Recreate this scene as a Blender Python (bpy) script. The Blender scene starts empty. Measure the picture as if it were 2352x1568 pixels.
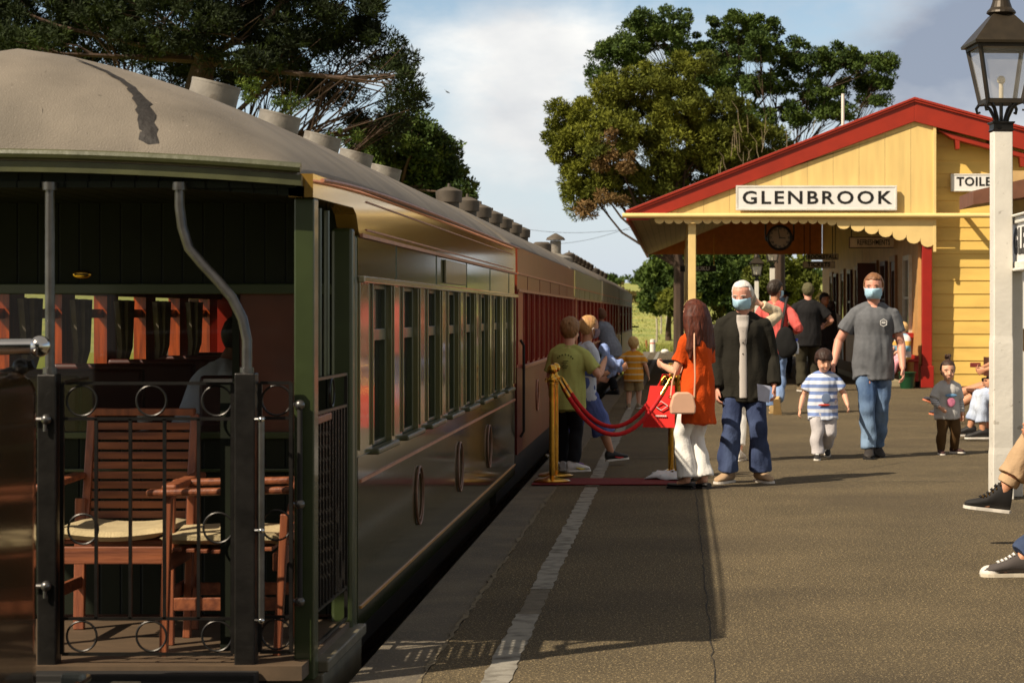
import bpy, bmesh, math, random
import numpy as np
from mathutils import Vector, Matrix, noise
C = bpy.context.scene
COL = C.collection
R = math.radians
PI = math.pi
# ---------------------------------------------------------------- camera
# metres; camera looks along +Y (down the train), 1.43 m above the platform
cam_d = bpy.data.cameras.new('camera'); cam = bpy.data.objects.new('camera', cam_d); COL.objects.link(cam)
cam.location = (0, 0, 1.43); cam.rotation_euler = (R(90), 0, 0)
cam_d.sensor_width = 36; cam_d.lens = 5000/2352*36
cam_d.shift_x = -381/2352; cam_d.shift_y = -64/2352
cam_d.clip_end = 6000; cam_d.clip_start = 0.1
cam_d.dof.use_dof = True; cam_d.dof.focus_distance = 14.5; cam_d.dof.aperture_fstop = 8.0
C.camera = cam
# ---------------------------------------------------------------- light
SUN = Vector((1, .8, -1.24)).normalized()          # the way the light travels
EXPOSURE = 0.46
sun_d = bpy.data.lights.new('sun', 'SUN'); sun = bpy.data.objects.new('sun', sun_d); COL.objects.link(sun)
sun_d.energy = 5.0; sun_d.angle = R(.55); sun_d.color = (1, .86, .67)
sun.rotation_euler = SUN.to_track_quat('-Z', 'Y').to_euler()
sun.location = (-30, -30, 40)
W = bpy.data.worlds.new('World'); C.world = W; W.use_nodes = True
nt = W.node_tree; N = nt.nodes; L = nt.links; N.clear()
def nd(t, **k):
    n = N.new(t)
    for a, b in k.items(): setattr(n, a, b)
    return n
def mth(op, a, b=None, c=None):
    n = N.new('ShaderNodeMath'); n.operation = op
    for i, x in enumerate((a, b, c)):
        if x is None: continue
        if isinstance(x, (int, float)): n.inputs[i].default_value = x
        else: L.new(x, n.inputs[i])
    return n.outputs[0]
out = nd('ShaderNodeOutputWorld'); bg = nd('ShaderNodeBackground')
sky = nd('ShaderNodeTexSky', sky_type='NISHITA', sun_disc=False)
sky.sun_elevation = R(44); sky.sun_rotation = R(231.3); sky.dust_density = 1.5; sky.ozone_density = 1.5
tc = nd('ShaderNodeTexCoord')
mp = nd('ShaderNodeMapping'); mp.inputs['Scale'].default_value = (4.5, 4.5, 9); L.new(tc.outputs['Generated'], mp.inputs[0])
n1 = nd('ShaderNodeTexNoise'); n1.inputs['Scale'].default_value = 1.6; n1.inputs['Detail'].default_value = 9; n1.inputs['Roughness'].default_value = .58; L.new(mp.outputs[0], n1.inputs[0])
def blob(c, s):                                     # a soft cloud bank at a direction in the sky
    m = nd('ShaderNodeMapping'); m.vector_type = 'TEXTURE'; m.inputs['Location'].default_value = c; m.inputs['Scale'].default_value = s
    L.new(tc.outputs['Generated'], m.inputs[0])
    g = nd('ShaderNodeTexGradient', gradient_type='QUADRATIC_SPHERE'); L.new(m.outputs[0], g.inputs[0]); return g.outputs[0]
b1 = blob((-.075, .99, .085), (.11, .6, .07)); b2 = blob((.13, .98, .12), (.16, .6, .08)); b3 = blob((-.02, .99, .15), (.2, .6, .03))
cl = mth('ADD', n1.outputs[0], mth('ADD', mth('MULTIPLY', b1, .44), mth('SUBTRACT', mth('MULTIPLY', b2, .5), mth('MULTIPLY', b3, .1))))
rp = nd('ShaderNodeValToRGB'); rp.color_ramp.elements[0].position = .5; rp.color_ramp.elements[1].position = .74; L.new(cl, rp.inputs[0])
# grey undersides where the bank is thick
n2 = nd('ShaderNodeTexNoise'); n2.inputs['Scale'].default_value = 2.2; n2.inputs['Detail'].default_value = 6; L.new(mp.outputs[0], n2.inputs[0])
gr = nd('ShaderNodeValToRGB'); gr.color_ramp.elements[0].position = .36; gr.color_ramp.elements[1].position = .9
gr.color_ramp.elements[0].color = (8.0, 7.8, 7.4, 1); gr.color_ramp.elements[1].color = (2.2, 2.5, 3.2, 1)
L.new(mth('ADD', n2.outputs[0], mth('MULTIPLY', b2, .75)), gr.inputs[0])
# pale milky air near the horizon
sep = nd('ShaderNodeSeparateXYZ'); L.new(tc.outputs['Generated'], sep.inputs[0])
hz = mth('MULTIPLY', mth('SUBTRACT', 1, mth('MINIMUM', mth('MULTIPLY', mth('ABSOLUTE', sep.outputs[2]), 7), 1)), .55)
hm = nd('ShaderNodeMixRGB'); L.new(hz, hm.inputs[0]); L.new(sky.outputs[0], hm.inputs[1]); hm.inputs[2].default_value = (6.8, 7.7, 9.2, 1)
mx = nd('ShaderNodeMixRGB'); L.new(mth('MULTIPLY', rp.outputs[0], .9), mx.inputs[0]); L.new(hm.outputs[0], mx.inputs[1]); L.new(gr.outputs[0], mx.inputs[2])
# warm grey added to unseen sky overhead and behind, dimming and warming the fill
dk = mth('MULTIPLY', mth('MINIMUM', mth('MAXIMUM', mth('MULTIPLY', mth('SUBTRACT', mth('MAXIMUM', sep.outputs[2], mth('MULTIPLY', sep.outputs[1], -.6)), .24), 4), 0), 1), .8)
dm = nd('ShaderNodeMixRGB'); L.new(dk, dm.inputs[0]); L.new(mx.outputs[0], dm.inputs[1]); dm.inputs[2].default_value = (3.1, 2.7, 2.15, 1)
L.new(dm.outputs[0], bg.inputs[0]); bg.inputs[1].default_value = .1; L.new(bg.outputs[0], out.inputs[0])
C.view_settings.view_transform = 'Standard'; C.view_settings.look = 'None'; C.view_settings.exposure = EXPOSURE; C.view_settings.gamma = 1
C.render.engine = 'CYCLES'; C.cycles.use_denoising = True; C.cycles.max_bounces = 6; C.cycles.transparent_max_bounces = 12
# ---------------------------------------------------------------- helpers
def lin(c):
    return tuple(((x/255)/12.92 if x/255 <= .04045 else ((x/255+.055)/1.055)**2.4) for x in c[:3])
MATS = {}
def mat(name, rgb, rough=.6, metal=0, var=.12, vscale=6, bump=0, bscale=40, coat=0, spec=.5, alpha=1, rgb2=None, stretch=(1, 1, 1), speck=None, emit=None, trans=0, detail=4, cr=(.35, .65), subs=0, ior=None):
    if name in MATS: return MATS[name]
    m = bpy.data.materials.new(name); m.use_nodes = True; t = m.node_tree; b = t.nodes['Principled BSDF']
    c = lin(rgb)
    b.inputs['Roughness'].default_value = rough; b.inputs['Metallic'].default_value = metal
    b.inputs['Coat Weight'].default_value = coat; b.inputs['Coat Roughness'].default_value = .08
    b.inputs['Specular IOR Level'].default_value = spec; b.inputs['Alpha'].default_value = alpha
    b.inputs['Transmission Weight'].default_value = trans
    if subs: b.inputs['Subsurface Weight'].default_value = subs; b.inputs['Subsurface Radius'].default_value = (.01, .005, .003)
    if emit: b.inputs['Emission Color'].default_value = (*lin(emit[0]), 1); b.inputs['Emission Strength'].default_value = emit[1]
    co = t.nodes.new('ShaderNodeTexCoord'); mpn = t.nodes.new('ShaderNodeMapping'); mpn.inputs['Scale'].default_value = stretch
    t.links.new(co.outputs['Object'], mpn.inputs[0])
    nz = t.nodes.new('ShaderNodeTexNoise'); nz.inputs['Scale'].default_value = vscale; nz.inputs['Detail'].default_value = detail; t.links.new(mpn.outputs[0], nz.inputs[0])
    r = t.nodes.new('ShaderNodeValToRGB'); r.color_ramp.elements[0].position = cr[0]; r.color_ramp.elements[1].position = cr[1]
    c2 = lin(rgb2) if rgb2 else tuple(min(1, x*(1+var)) for x in c)
    c1 = c if rgb2 else tuple(x*(1-var) for x in c)
    r.color_ramp.elements[0].color = (*c1, 1); r.color_ramp.elements[1].color = (*c2, 1)
    t.links.new(nz.outputs[0], r.inputs[0]); last = r.outputs[0]
    if speck:                                        # (rgb, scale, threshold, amount)
        vn = t.nodes.new('ShaderNodeTexNoise'); vn.inputs['Scale'].default_value = speck[1]; vn.inputs['Detail'].default_value = 2; t.links.new(co.outputs['Object'], vn.inputs[0])
        vr = t.nodes.new('ShaderNodeValToRGB'); vr.color_ramp.elements[0].position = speck[2]; vr.color_ramp.elements[1].position = speck[2]+.06
        t.links.new(vn.outputs[0], vr.inputs[0])
        ml = t.nodes.new('ShaderNodeMath'); ml.operation = 'MULTIPLY'; ml.inputs[1].default_value = speck[3]; t.links.new(vr.outputs[0], ml.inputs[0])
        mm = t.nodes.new('ShaderNodeMixRGB'); t.links.new(ml.outputs[0], mm.inputs[0]); t.links.new(last, mm.inputs[1]); mm.inputs[2].default_value = (*lin(speck[0]), 1); last = mm.outputs[0]
    t.links.new(last, b.inputs['Base Color'])
    if bump:
        n_ = t.nodes.new('ShaderNodeTexNoise'); n_.inputs['Scale'].default_value = bscale; n_.inputs['Detail'].default_value = 5; t.links.new(mpn.outputs[0], n_.inputs[0])
        bp = t.nodes.new('ShaderNodeBump'); bp.inputs['Strength'].default_value = bump; bp.inputs['Distance'].default_value = .01; t.links.new(n_.outputs[0], bp.inputs['Height']); t.links.new(bp.outputs[0], b.inputs['Normal'])
    MATS[name] = m; return m
def stripes(name, base, cols, axis=2, freq=10, phase=0, rough=.85):
    """cloth or boards with bands along an object axis: cols = [(upto 0..1, rgb), ...] over one period"""
    m = mat(name, base, rough=rough); t = m.node_tree; b = t.nodes['Principled BSDF']
    co = t.nodes.new('ShaderNodeTexCoord'); s = t.nodes.new('ShaderNodeSeparateXYZ'); t.links.new(co.outputs['Object'], s.inputs[0])
    a = t.nodes.new('ShaderNodeMath'); a.operation = 'MULTIPLY_ADD'; a.inputs[1].default_value = freq; a.inputs[2].default_value = phase; t.links.new(s.outputs[axis], a.inputs[0])
    f = t.nodes.new('ShaderNodeMath'); f.operation = 'FRACT'; t.links.new(a.outputs[0], f.inputs[0])
    r = t.nodes.new('ShaderNodeValToRGB'); r.color_ramp.interpolation = 'CONSTANT'; e = r.color_ramp.elements
    e[0].position = 0; e[0].color = (*lin(cols[0][1]), 1); e[1].position = cols[1][0]; e[1].color = (*lin(cols[1][1]), 1)
    for p, c in cols[2:]: q = e.new(p); q.color = (*lin(c), 1)
    t.links.new(f.outputs[0], r.inputs[0]); t.links.new(r.outputs[0], b.inputs['Base Color']); return m
def boards(m, axis, pitch, depth=.6, width=.06):
    """V-joint grooves every pitch metres along an object axis, added to a material as bump"""
    t = m.node_tree; b = t.nodes['Principled BSDF']
    co = t.nodes.new('ShaderNodeTexCoord'); s = t.nodes.new('ShaderNodeSeparateXYZ'); t.links.new(co.outputs['Object'], s.inputs[0])
    a = t.nodes.new('ShaderNodeMath'); a.operation = 'MULTIPLY'; a.inputs[1].default_value = 1/pitch; t.links.new(s.outputs[axis], a.inputs[0])
    f = t.nodes.new('ShaderNodeMath'); f.operation = 'PINGPONG'; f.inputs[1].default_value = .5; t.links.new(a.outputs[0], f.inputs[0])
    r = t.nodes.new('ShaderNodeValToRGB'); e = r.color_ramp.elements; e[0].position = 0; e[0].color = (0, 0, 0, 1); e[1].position = width; e[1].color = (1, 1, 1, 1)
    t.links.new(f.outputs[0], r.inputs[0])
    bp = t.nodes.new('ShaderNodeBump'); bp.inputs['Strength'].default_value = depth; bp.inputs['Distance'].default_value = .012
    t.links.new(r.outputs[0], bp.inputs['Height'])
    if b.inputs['Normal'].links: t.links.new(b.inputs['Normal'].links[0].from_socket, bp.inputs['Normal'])
    t.links.new(bp.outputs[0], b.inputs['Normal'])
    cn = b.inputs['Base Color'].links[0].from_socket
    mm = t.nodes.new('ShaderNodeMixRGB'); mm.blend_type = 'MULTIPLY'; mm.inputs[0].default_value = .55; t.links.new(cn, mm.inputs[1]); t.links.new(r.outputs[0], mm.inputs[2]); t.links.new(mm.outputs[0], b.inputs['Base Color'])
    return m
ORG = {}
def tag(o, label=None, cat=None, group=None, kind=None):
    if label: o['label'] = label
    if cat: o['category'] = cat
    if group: o['group'] = group
    if kind: o['kind'] = kind
    return o
def thing(name, label, cat, loc=(0, 0, 0), rz=0, group=None):
    o = bpy.data.objects.new(name, None); COL.objects.link(o); o.empty_display_size = .2
    o.location = loc; o.rotation_euler = (0, 0, rz); ORG[o.name] = Vector((0, 0, 0)); return tag(o, label, cat, group)
def wthing(name, label, cat, loc, group=None):       # children given in world coordinates
    o = thing(name, label, cat, loc, 0, group); ORG[o.name] = Vector(loc); return o
def link(name, me, m, parent=None, smooth=False):
    o = bpy.data.objects.new(name, me); COL.objects.link(o)
    if m is not None: me.materials.clear(); me.materials.append(m)
    if parent is not None: o.parent = parent
    if smooth: me.shade_smooth()
    return o
def copy_tree(o, parent=None):
    kids = [c for c in o.children]
    c = o.copy(); COL.objects.link(c); ORG[c.name] = ORG.get(o.name, Vector((0, 0, 0)))
    if parent is not None: c.parent = parent
    for k in kids: copy_tree(k, c)
    return c
class MB:
    def __init__(s): s.v = []; s.f = []
    def add(s, vs, fs):
        o = len(s.v); s.v += [tuple(p) for p in vs]; s.f += [tuple(i+o for i in f) for f in fs]; return s
    def box(s, x0, x1, y0, y1, z0, z1, M=None):
        vs = [Vector((x, y, z)) for x in (x0, x1) for y in (y0, y1) for z in (z0, z1)]
        if M is not None: vs = [M @ v for v in vs]
        return s.add(vs, [(0, 1, 3, 2), (4, 6, 7, 5), (0, 4, 5, 1), (2, 3, 7, 6), (0, 2, 6, 4), (1, 5, 7, 3)])
    def bar(s, a, b, w, h, up=(0, 0, 1)):            # square-section bar from a to b
        a = Vector(a); b = Vector(b); d = (b-a); l = d.length; d.normalize(); u = Vector(up)
        sd = d.cross(u)
        if sd.length < 1e-4: sd = d.cross(Vector((1, 0, 0)))
        sd.normalize(); u = sd.cross(d).normalized()
        M = Matrix((sd, d, u)).transposed().to_4x4(); M.translation = a
        return s.box(-w/2, w/2, 0, l, -h/2, h/2, M)
    def rings(s, rs, cap=True, closed=False):
        n = len(rs[0]); vs = [p for r in rs for p in r]; fs = []
        m = len(rs)
        for i in range(m if closed else m-1):
            for j in range(n):
                a = i*n+j; b = i*n+(j+1) % n; i2 = (i+1) % m
                fs.append((a, b, i2*n+(j+1) % n, i2*n+j))
        if cap and not closed: fs.append(tuple(reversed(range(n)))); fs.append(tuple((m-1)*n+j for j in range(n)))
        return s.add(vs, fs)
    def tube(s, pts, r, n=8, closed=False, ry=None, side=None, rnd=False):
        """round-section sweep; r a number or list; ry flattens along the second axis; rnd = rounded ends"""
        P = [Vector(p) for p in pts]; m = len(P)
        rr = [r]*m if isinstance(r, (int, float)) else list(r)
        r2 = rr if ry is None else ([ry]*m if isinstance(ry, (int, float)) else list(ry))
        T = []
        for i in range(m):
            if closed: t = P[(i+1) % m]-P[i-1]
            else: t = P[min(i+1, m-1)]-P[max(i-1, 0)]
            T.append(t.normalized() if t.length > 1e-9 else Vector((0, 0, 1)))
        u = Vector(side) if side is not None else (Vector((1, 0, 0)) if abs(T[0].x) < .9 else Vector((0, 1, 0)))
        out_ = []
        def ring(p, t, u, a, b):
            v = t.cross(u).normalized()
            return [p+u*(a*math.cos(2*PI*k/n))+v*(b*math.sin(2*PI*k/n)) for k in range(n)]
        us = []
        for i in range(m):
            if side is not None: u = Vector(side)
            u = (u-T[i]*u.dot(T[i])).normalized(); us.append(u.copy())
        if rnd:
            for a in (1.2, .75, .35): 
                q = math.cos(a); out_.append(ring(P[0]-T[0]*(rr[0]+r2[0])/2*math.sin(a), T[0], us[0], rr[0]*q, r2[0]*q))
        for i in range(m): out_.append(ring(P[i], T[i], us[i], rr[i], r2[i]))
        if rnd:
            for a in (.35, .75, 1.2):
                q = math.cos(a); out_.append(ring(P[-1]+T[-1]*(rr[-1]+r2[-1])/2*math.sin(a), T[-1], us[-1], rr[-1]*q, r2[-1]*q))
        return s.rings(out_, True, closed)
    def cyl(s, a, b, r, n=16, r2=None): return s.tube([a, b], [r, r if r2 is None else r2], n)
    def torus(s, c, R_, r, ax='y', n=28, m=8, ry=1):
        pts = []
        for k in range(n):
            a = 2*PI*k/n; p = (R_*math.cos(a), R_*ry*math.sin(a))
            pts.append({'y': (c[0]+p[0], c[1], c[2]+p[1]), 'x': (c[0], c[1]+p[0], c[2]+p[1]), 'z': (c[0]+p[0], c[1]+p[1], c[2])}[ax])
        return s.tube(pts, r, m, closed=True, side={'y': (0, 1, 0), 'x': (1, 0, 0), 'z': (0, 0, 1)}[ax])
    def sphere(s, c, r, n=16, m=10, M=None):
        if isinstance(r, (int, float)): r = (r, r, r)
        vs = [Vector((0, 0, -r[2]))]
        for i in range(1, m):
            a = -PI/2+PI*i/m
            for k in range(n): vs.append(Vector((r[0]*math.cos(a)*math.cos(2*PI*k/n), r[1]*math.cos(a)*math.sin(2*PI*k/n), r[2]*math.sin(a))))
        vs.append(Vector((0, 0, r[2])))
        if M is not None: vs = [M @ v for v in vs]
        vs = [v+Vector(c) for v in vs]
        fs = [(0, 1+(k+1) % n, 1+k) for k in range(n)]
        for i in range(m-2):
            for k in range(n): a = 1+i*n+k; b = 1+i*n+(k+1) % n; fs.append((a, b, b+n, a+n))
        t = len(vs)-1; o = 1+(m-2)*n
        fs += [(o+k, o+(k+1) % n, t) for k in range(n)]
        return s.add(vs, fs)
    def lathe(s, prof, c, n=24, sq=False):            # prof [(r, z)], about the z axis through c
        rs = []
        for r, z in prof:
            rs.append([Vector((c[0]+r*math.cos(2*PI*k/n+(PI/4 if sq else 0)), c[1]+r*math.sin(2*PI*k/n+(PI/4 if sq else 0)), c[2]+z)) for k in range(n)])
        return s.rings(rs)
    def prism(s, poly, ax, a, b):                     # 2-D outline pushed from a to b along an axis
        f = {'y': lambda p, t: (p[0], t, p[1]), 'x': lambda p, t: (t, p[0], p[1]), 'z': lambda p, t: (p[0], p[1], t)}[ax]
        n = len(poly)
        vs = [f(p, a) for p in poly]+[f(p, b) for p in poly]
        return s.add(vs, [tuple(range(n)), tuple(range(2*n-1, n-1, -1))]+[(i, i+n, (i+1) % n+n, (i+1) % n) for i in range(n)])
    def mesh(s, name='m'):
        me = bpy.data.meshes.new(name); me.from_pydata(s.v, [], s.f); me.update()
        bm = bmesh.new(); bm.from_mesh(me); bmesh.ops.recalc_face_normals(bm, faces=bm.faces); bm.to_mesh(me); bm.free(); return me
    def build(s, name, m, parent=None, smooth=False, bevel=0, label=None):
        o_ = None
        if parent is not None:
            r = parent
            while r.parent is not None: r = r.parent
            o_ = ORG.get(r.name)
            if o_ is not None and o_.length > 0: s.v = [(v[0]-o_.x, v[1]-o_.y, v[2]-o_.z) for v in s.v]
        me = s.mesh(name); o = link(name, me, m, parent)
        if smooth:
            me.shade_smooth()
            try: me.set_sharp_from_angle(angle=R(40))
            except Exception: pass
        if bevel: b = o.modifiers.new('edge', 'BEVEL'); b.width = bevel; b.segments = 2; b.limit_method = 'ANGLE'
        if label: o['label'] = label
        return o
def flat(name, poly, z, m, kind='structure'):
    me = bpy.data.meshes.new(name); me.from_pydata([(x, y, z) for x, y in poly], [], [tuple(range(len(poly)))]); me.update()
    o = link(name, me, m); o['kind'] = kind; return o
FONT_CACHE = {}
def text(name, s, m, parent, loc, size, rot=(PI/2, 0, 0), sx=1, ex=.003, bold=0, align='CENTER', space=1):
    cu = bpy.data.curves.new('t', 'FONT'); cu.body = s; cu.size = size; cu.extrude = ex; cu.offset = bold; cu.align_x = align; cu.align_y = 'CENTER'; cu.space_character = space; cu.resolution_u = 3
    o = bpy.data.objects.new('t', cu); COL.objects.link(o); bpy.context.view_layer.update()
    me = bpy.data.meshes.new_from_object(o.evaluated_get(bpy.context.evaluated_depsgraph_get()))
    bpy.data.objects.remove(o); me.name = name
    from mathutils import Euler
    M = Euler(rot).to_matrix().to_4x4() @ Matrix.Diagonal((sx, 1, 1, 1))
    r = parent
    while r is not None and r.parent is not None: r = r.parent
    off = ORG.get(r.name, Vector((0, 0, 0))) if r is not None else Vector((0, 0, 0))
    me.transform(Matrix.Translation(Vector(loc)-off) @ M)
    return link(name, me, m, parent)
def organic(mb, name, m, parent, vox, sm=3, fold=0, fscale=7, keep=True, fz=.35):
    """fuse closed overlapping shells into one continuous skin"""
    me = mb.mesh('t'); o = link('t', me, None)
    a = o.modifiers.new('r', 'REMESH'); a.mode = 'VOXEL'; a.voxel_size = vox; a.use_smooth_shade = True
    if sm: b = o.modifiers.new('s', 'SMOOTH'); b.iterations = sm; b.factor = .5
    bpy.context.view_layer.update()
    me2 = bpy.data.meshes.new_from_object(o.evaluated_get(bpy.context.evaluated_depsgraph_get()))
    bpy.data.objects.remove(o); bpy.data.meshes.remove(me)
    if fold:
        n = len(me2.vertices); co = np.empty(n*3, np.float32); me2.vertices.foreach_get('co', co); co = co.reshape(-1, 3)
        no = np.empty(n*3, np.float32); me2.vertices.foreach_get('normal', no); no = no.reshape(-1, 3)
        d = np.array([noise.noise(Vector((p[0]*fscale, p[1]*fscale, p[2]*fscale*fz)))+.5*noise.noise(Vector((p[0]*fscale*2.3+5, p[1]*fscale*2.3, p[2]*fscale))) for p in co.tolist()], np.float32)
        co = co+no*(d*fold)[:, None]; me2.vertices.foreach_set('co', co.ravel()); me2.update()
    me2.name = name; o = link(name, me2, m, parent); me2.shade_smooth(); return o
rnd = random.Random(7)
NO_PEOPLE = False
# ================================================================ setting
M_ASPH = mat('asphalt', (76, 67, 50), rough=.95, vscale=1.1, rgb2=(90, 79, 59), bump=1, bscale=75, speck=((186, 164, 122), 75, .61, .75), detail=6, spec=.25)
_t = M_ASPH.node_tree                                  # second, finer grain of dark stones plus large worn patches
_b = _t.nodes['Principled BSDF']; _last = _b.inputs['Base Color'].links[0].from_socket
_co = _t.nodes.new('ShaderNodeTexCoord')
for _s, _p, _c, _a in ((70, .55, (30, 26, 22), .7), (.35, .5, (60, 52, 41), .4), (120, .62, (206, 186, 142), .8), (42, .67, (200, 178, 134), .6)):
    _n = _t.nodes.new('ShaderNodeTexNoise'); _n.inputs['Scale'].default_value = _s; _n.inputs['Detail'].default_value = 3; _t.links.new(_co.outputs['Object'], _n.inputs[0])
    _r = _t.nodes.new('ShaderNodeValToRGB'); _r.color_ramp.elements[0].position = _p; _r.color_ramp.elements[1].position = _p+.09; _t.links.new(_n.outputs[0], _r.inputs[0])
    _m = _t.nodes.new('ShaderNodeMath'); _m.operation = 'MULTIPLY'; _m.inputs[1].default_value = _a; _t.links.new(_r.outputs[0], _m.inputs[0])
    _x = _t.nodes.new('ShaderNodeMixRGB'); _t.links.new(_m.outputs[0], _x.inputs[0]); _t.links.new(_last, _x.inputs[1]); _x.inputs[2].default_value = (*lin(_c), 1); _last = _x.outputs[0]
_t.links.new(_last, _b.inputs['Base Color'])
M_COPE = mat('coping', (82, 75, 64), rough=.95, rgb2=(100, 91, 76), vscale=3, bump=.6, bscale=90, speck=((150, 138, 112), 85, .6, .5))
M_LINE = mat('line_paint', (136, 132, 122), rough=.85, rgb2=(84, 78, 68), vscale=9, detail=10, bump=.3, bscale=90, cr=(.45, .68))
M_SEAM = mat('seam', (122, 110, 84), rough=.95, rgb2=(84, 75, 60), vscale=22, bump=.5, bscale=60)
M_BALL = mat('ballast', (60, 52, 44), rough=.95, rgb2=(30, 26, 22), vscale=24, bump=1, bscale=25)
M_GRASS = mat('grass', (112, 124, 52), rough=.95, rgb2=(150, 148, 72), vscale=.22, bump=.8, bscale=6, detail=8)
MB().add([(-1.0, -12, 0), (14, -12, 0), (14, 82, 0), (-1.0, 82, 0), (-1.0, -12, -.9), (14, -12, -.9), (14, 82, -.9), (-1.0, 82, -.9)],
         [(0, 1, 2, 3), (0, 3, 7, 4), (2, 3, 7, 6), (1, 2, 6, 5), (0, 1, 5, 4)]).build('platform', M_ASPH)['kind'] = 'structure'
MB().box(-1.285, -1.004, -12, 82, -.9, -.003).build('platform_coping', M_COPE, bevel=.01)['kind'] = 'structure'
# worn white safety line in uneven lengths, each with a ragged edge
def ragged(x0, x1, y0, y1, z, step=.09, j=.008):
    n = max(2, int((y1-y0)/step)); l = []; r = []
    for i in range(n+1):
        y = y0+(y1-y0)*i/n; l.append((x0+rnd.uniform(-j, j), y)); r.append((x1+rnd.uniform(-j, j), y))
    vs = [(x, y, z) for x, y in l]+[(x, y, z) for x, y in r]
    return vs, [(i, i+1, n+2+i, n+1+i) for i in range(n)]
wl = MB()
for a, b in ((5.5, 10.35), (11.3, 17.9), (18.05, 82)): wl.add(*ragged(-.765, -.655, a, b, .004))
wl.build('white_line', M_LINE)['kind'] = 'structure'
MB().add(*ragged(-.76, -.66, 10.36, 11.29, .003)).build('worn_line', mat('line_worn', (84, 76, 62), rough=.95, rgb2=(104, 96, 82), vscale=9, detail=8, bump=.4, bscale=80))['kind'] = 'structure'
sm_ = MB()
for a, b in ((-1.015, -.995),): sm_.add(*ragged(a, b, -5, 82, .004, .12, .012))
for X0, X1, Y in ((-.6, .7, 21.6), (.7, 5.2, 18.55), (-.5, 6, 27.2), (-.55, .4, 32.2), (1.2, 9, 33.5)):
    vs, fs = ragged(0, .035, X0, X1, .004, .1, .008); sm_.add([(y, Y+x, z) for x, y, z in vs], fs)
sm_.build('pavement_seam', M_SEAM)['kind'] = 'structure'
M_CRK = mat('crack_dark', (26, 22, 17), rough=1, var=.2)
def crack(pts, w=.006):
    P = []; 
    for (x0, y0), (x1, y1) in zip(pts, pts[1:]):
        n = max(2, int(math.hypot(x1-x0, y1-y0)/.12))
        for i in range(n): t = i/n; P.append((x0+(x1-x0)*t+rnd.gauss(0, .004), y0+(y1-y0)*t+rnd.gauss(0, .004)))
    vs = []
    for i, (x, y) in enumerate(P):
        a = P[max(0, i-1)]; b = P[min(len(P)-1, i+1)]; d = Vector((b[0]-a[0], b[1]-a[1])).normalized(); q = w*rnd.uniform(.4, 1.2)
        vs += [(x-d.y*q, y+d.x*q, .0035), (x+d.y*q, y-d.x*q, .0035)]
    return vs, [(2*i, 2*i+1, 2*i+3, 2*i+2) for i in range(len(P)-1)]
ck_ = MB()
for p_, w_ in (([(.145, 2), (.143, 17.5)], .003), ([(1.4, 19.5), (2.2, 21), (3.4, 20.8)], .005)): ck_.add(*crack(p_, w_))
ck_.build('pavement_cracks', M_CRK)['kind'] = 'structure'
# track bed and country beyond, one sheet with a gentle rise
def ground_z(x, y):
    if y < 82.03: return -.95
    z = -.04+max(0, min(y, 200)-90)*.022
    if y > 200: z += (min(y, 520)-200)*.0155*(1+.35*math.sin(x*.02+1.2))
    return z
gx = [-900, -400, -200, -120, -80, -50, -30, -15, -5, 0, 5, 10, 15, 22, 30, 45, 60, 90, 130, 200, 400, 900]
gy = [-60, -20, 0, 40, 82.02, 82.04, 86, 90, 96, 104, 114, 130, 150, 175, 195, 215, 240, 270, 310, 350, 420, 520, 700, 1000, 1500]
gv = [(x, y, ground_z(x, y)) for y in gy for x in gx]; nx = len(gx)
g = MB().add(gv, [(j*nx+i, j*nx+i+1, (j+1)*nx+i+1, (j+1)*nx+i) for j in range(len(gy)-1) for i in range(nx-1)])
g.build('ground', M_GRASS, smooth=True)['kind'] = 'structure'
MB().box(-5.0, -1.29, -20, 120, -.949, -.90).build('track_ballast', M_BALL)['kind'] = 'structure'
M_RAIL = mat('rail_steel', (92, 74, 60), rough=.45, metal=.7)
for i, x in enumerate((-3.23, -2.17)):
    r = MB().box(x-.035, x+.035, -20, 120, -.79, -.75).box(x-.01, x+.01, -20, 120, -.88, -.79).box(x-.06, x+.06, -20, 120, -.9, -.88).build('track_rail', M_RAIL)
    tag(r, 'steel running rail under the train, '+('farther from' if i == 0 else 'nearer to')+' the platform', 'rail', 'rails of the track')
# ================================================================ the train
M_ROUND = mat('roundel_brown', (112, 78, 56), rough=.5, var=.2, vscale=30)
G1 = (58, 72, 34)
M_GRN = mat('coach_green', G1, rough=.10, var=.06, vscale=2.5, coat=.9, bump=.10, bscale=2.2, spec=.6, stretch=(1, 1, .35))
M_GRNB = mat('coach_green_boards', (40, 50, 22), rough=.14, var=.14, vscale=3, coat=.8, bump=.12, bscale=3, spec=.6, stretch=(1, 6, .12)); boards(M_GRNB, 1, .09, .35, .05)
M_CREAM = mat('coach_cornice', (126, 98, 44), rough=.14, var=.08, vscale=2.5, coat=.9, bump=.10, bscale=2, spec=.6)
M_DGRN = mat('dark_green_paint', (44, 54, 26), rough=.35, var=.15, vscale=5, bump=.1, bscale=12, coat=.3)
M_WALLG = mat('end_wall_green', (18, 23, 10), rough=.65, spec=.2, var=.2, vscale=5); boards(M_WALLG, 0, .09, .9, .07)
M_OLIVE = mat('olive_trim', (66, 68, 40), rough=.4, var=.2, vscale=6, bump=.2, bscale=20, coat=.2)
M_ROOF = mat('canvas_roof', (110, 102, 91), rough=.78, var=.24, vscale=2.2, bump=.35, bscale=150, speck=((56, 48, 40), 34, .71, .7), detail=8)
_t = M_ROOF.node_tree; _b = _t.nodes['Principled BSDF']; _l0 = _b.inputs['Base Color'].links[0].from_socket; _co = _t.nodes.new('ShaderNodeTexCoord')
_n = _t.nodes.new('ShaderNodeTexNoise'); _n.inputs['Scale'].default_value = 120; _t.links.new(_co.outputs['Object'], _n.inputs[0])
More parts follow.
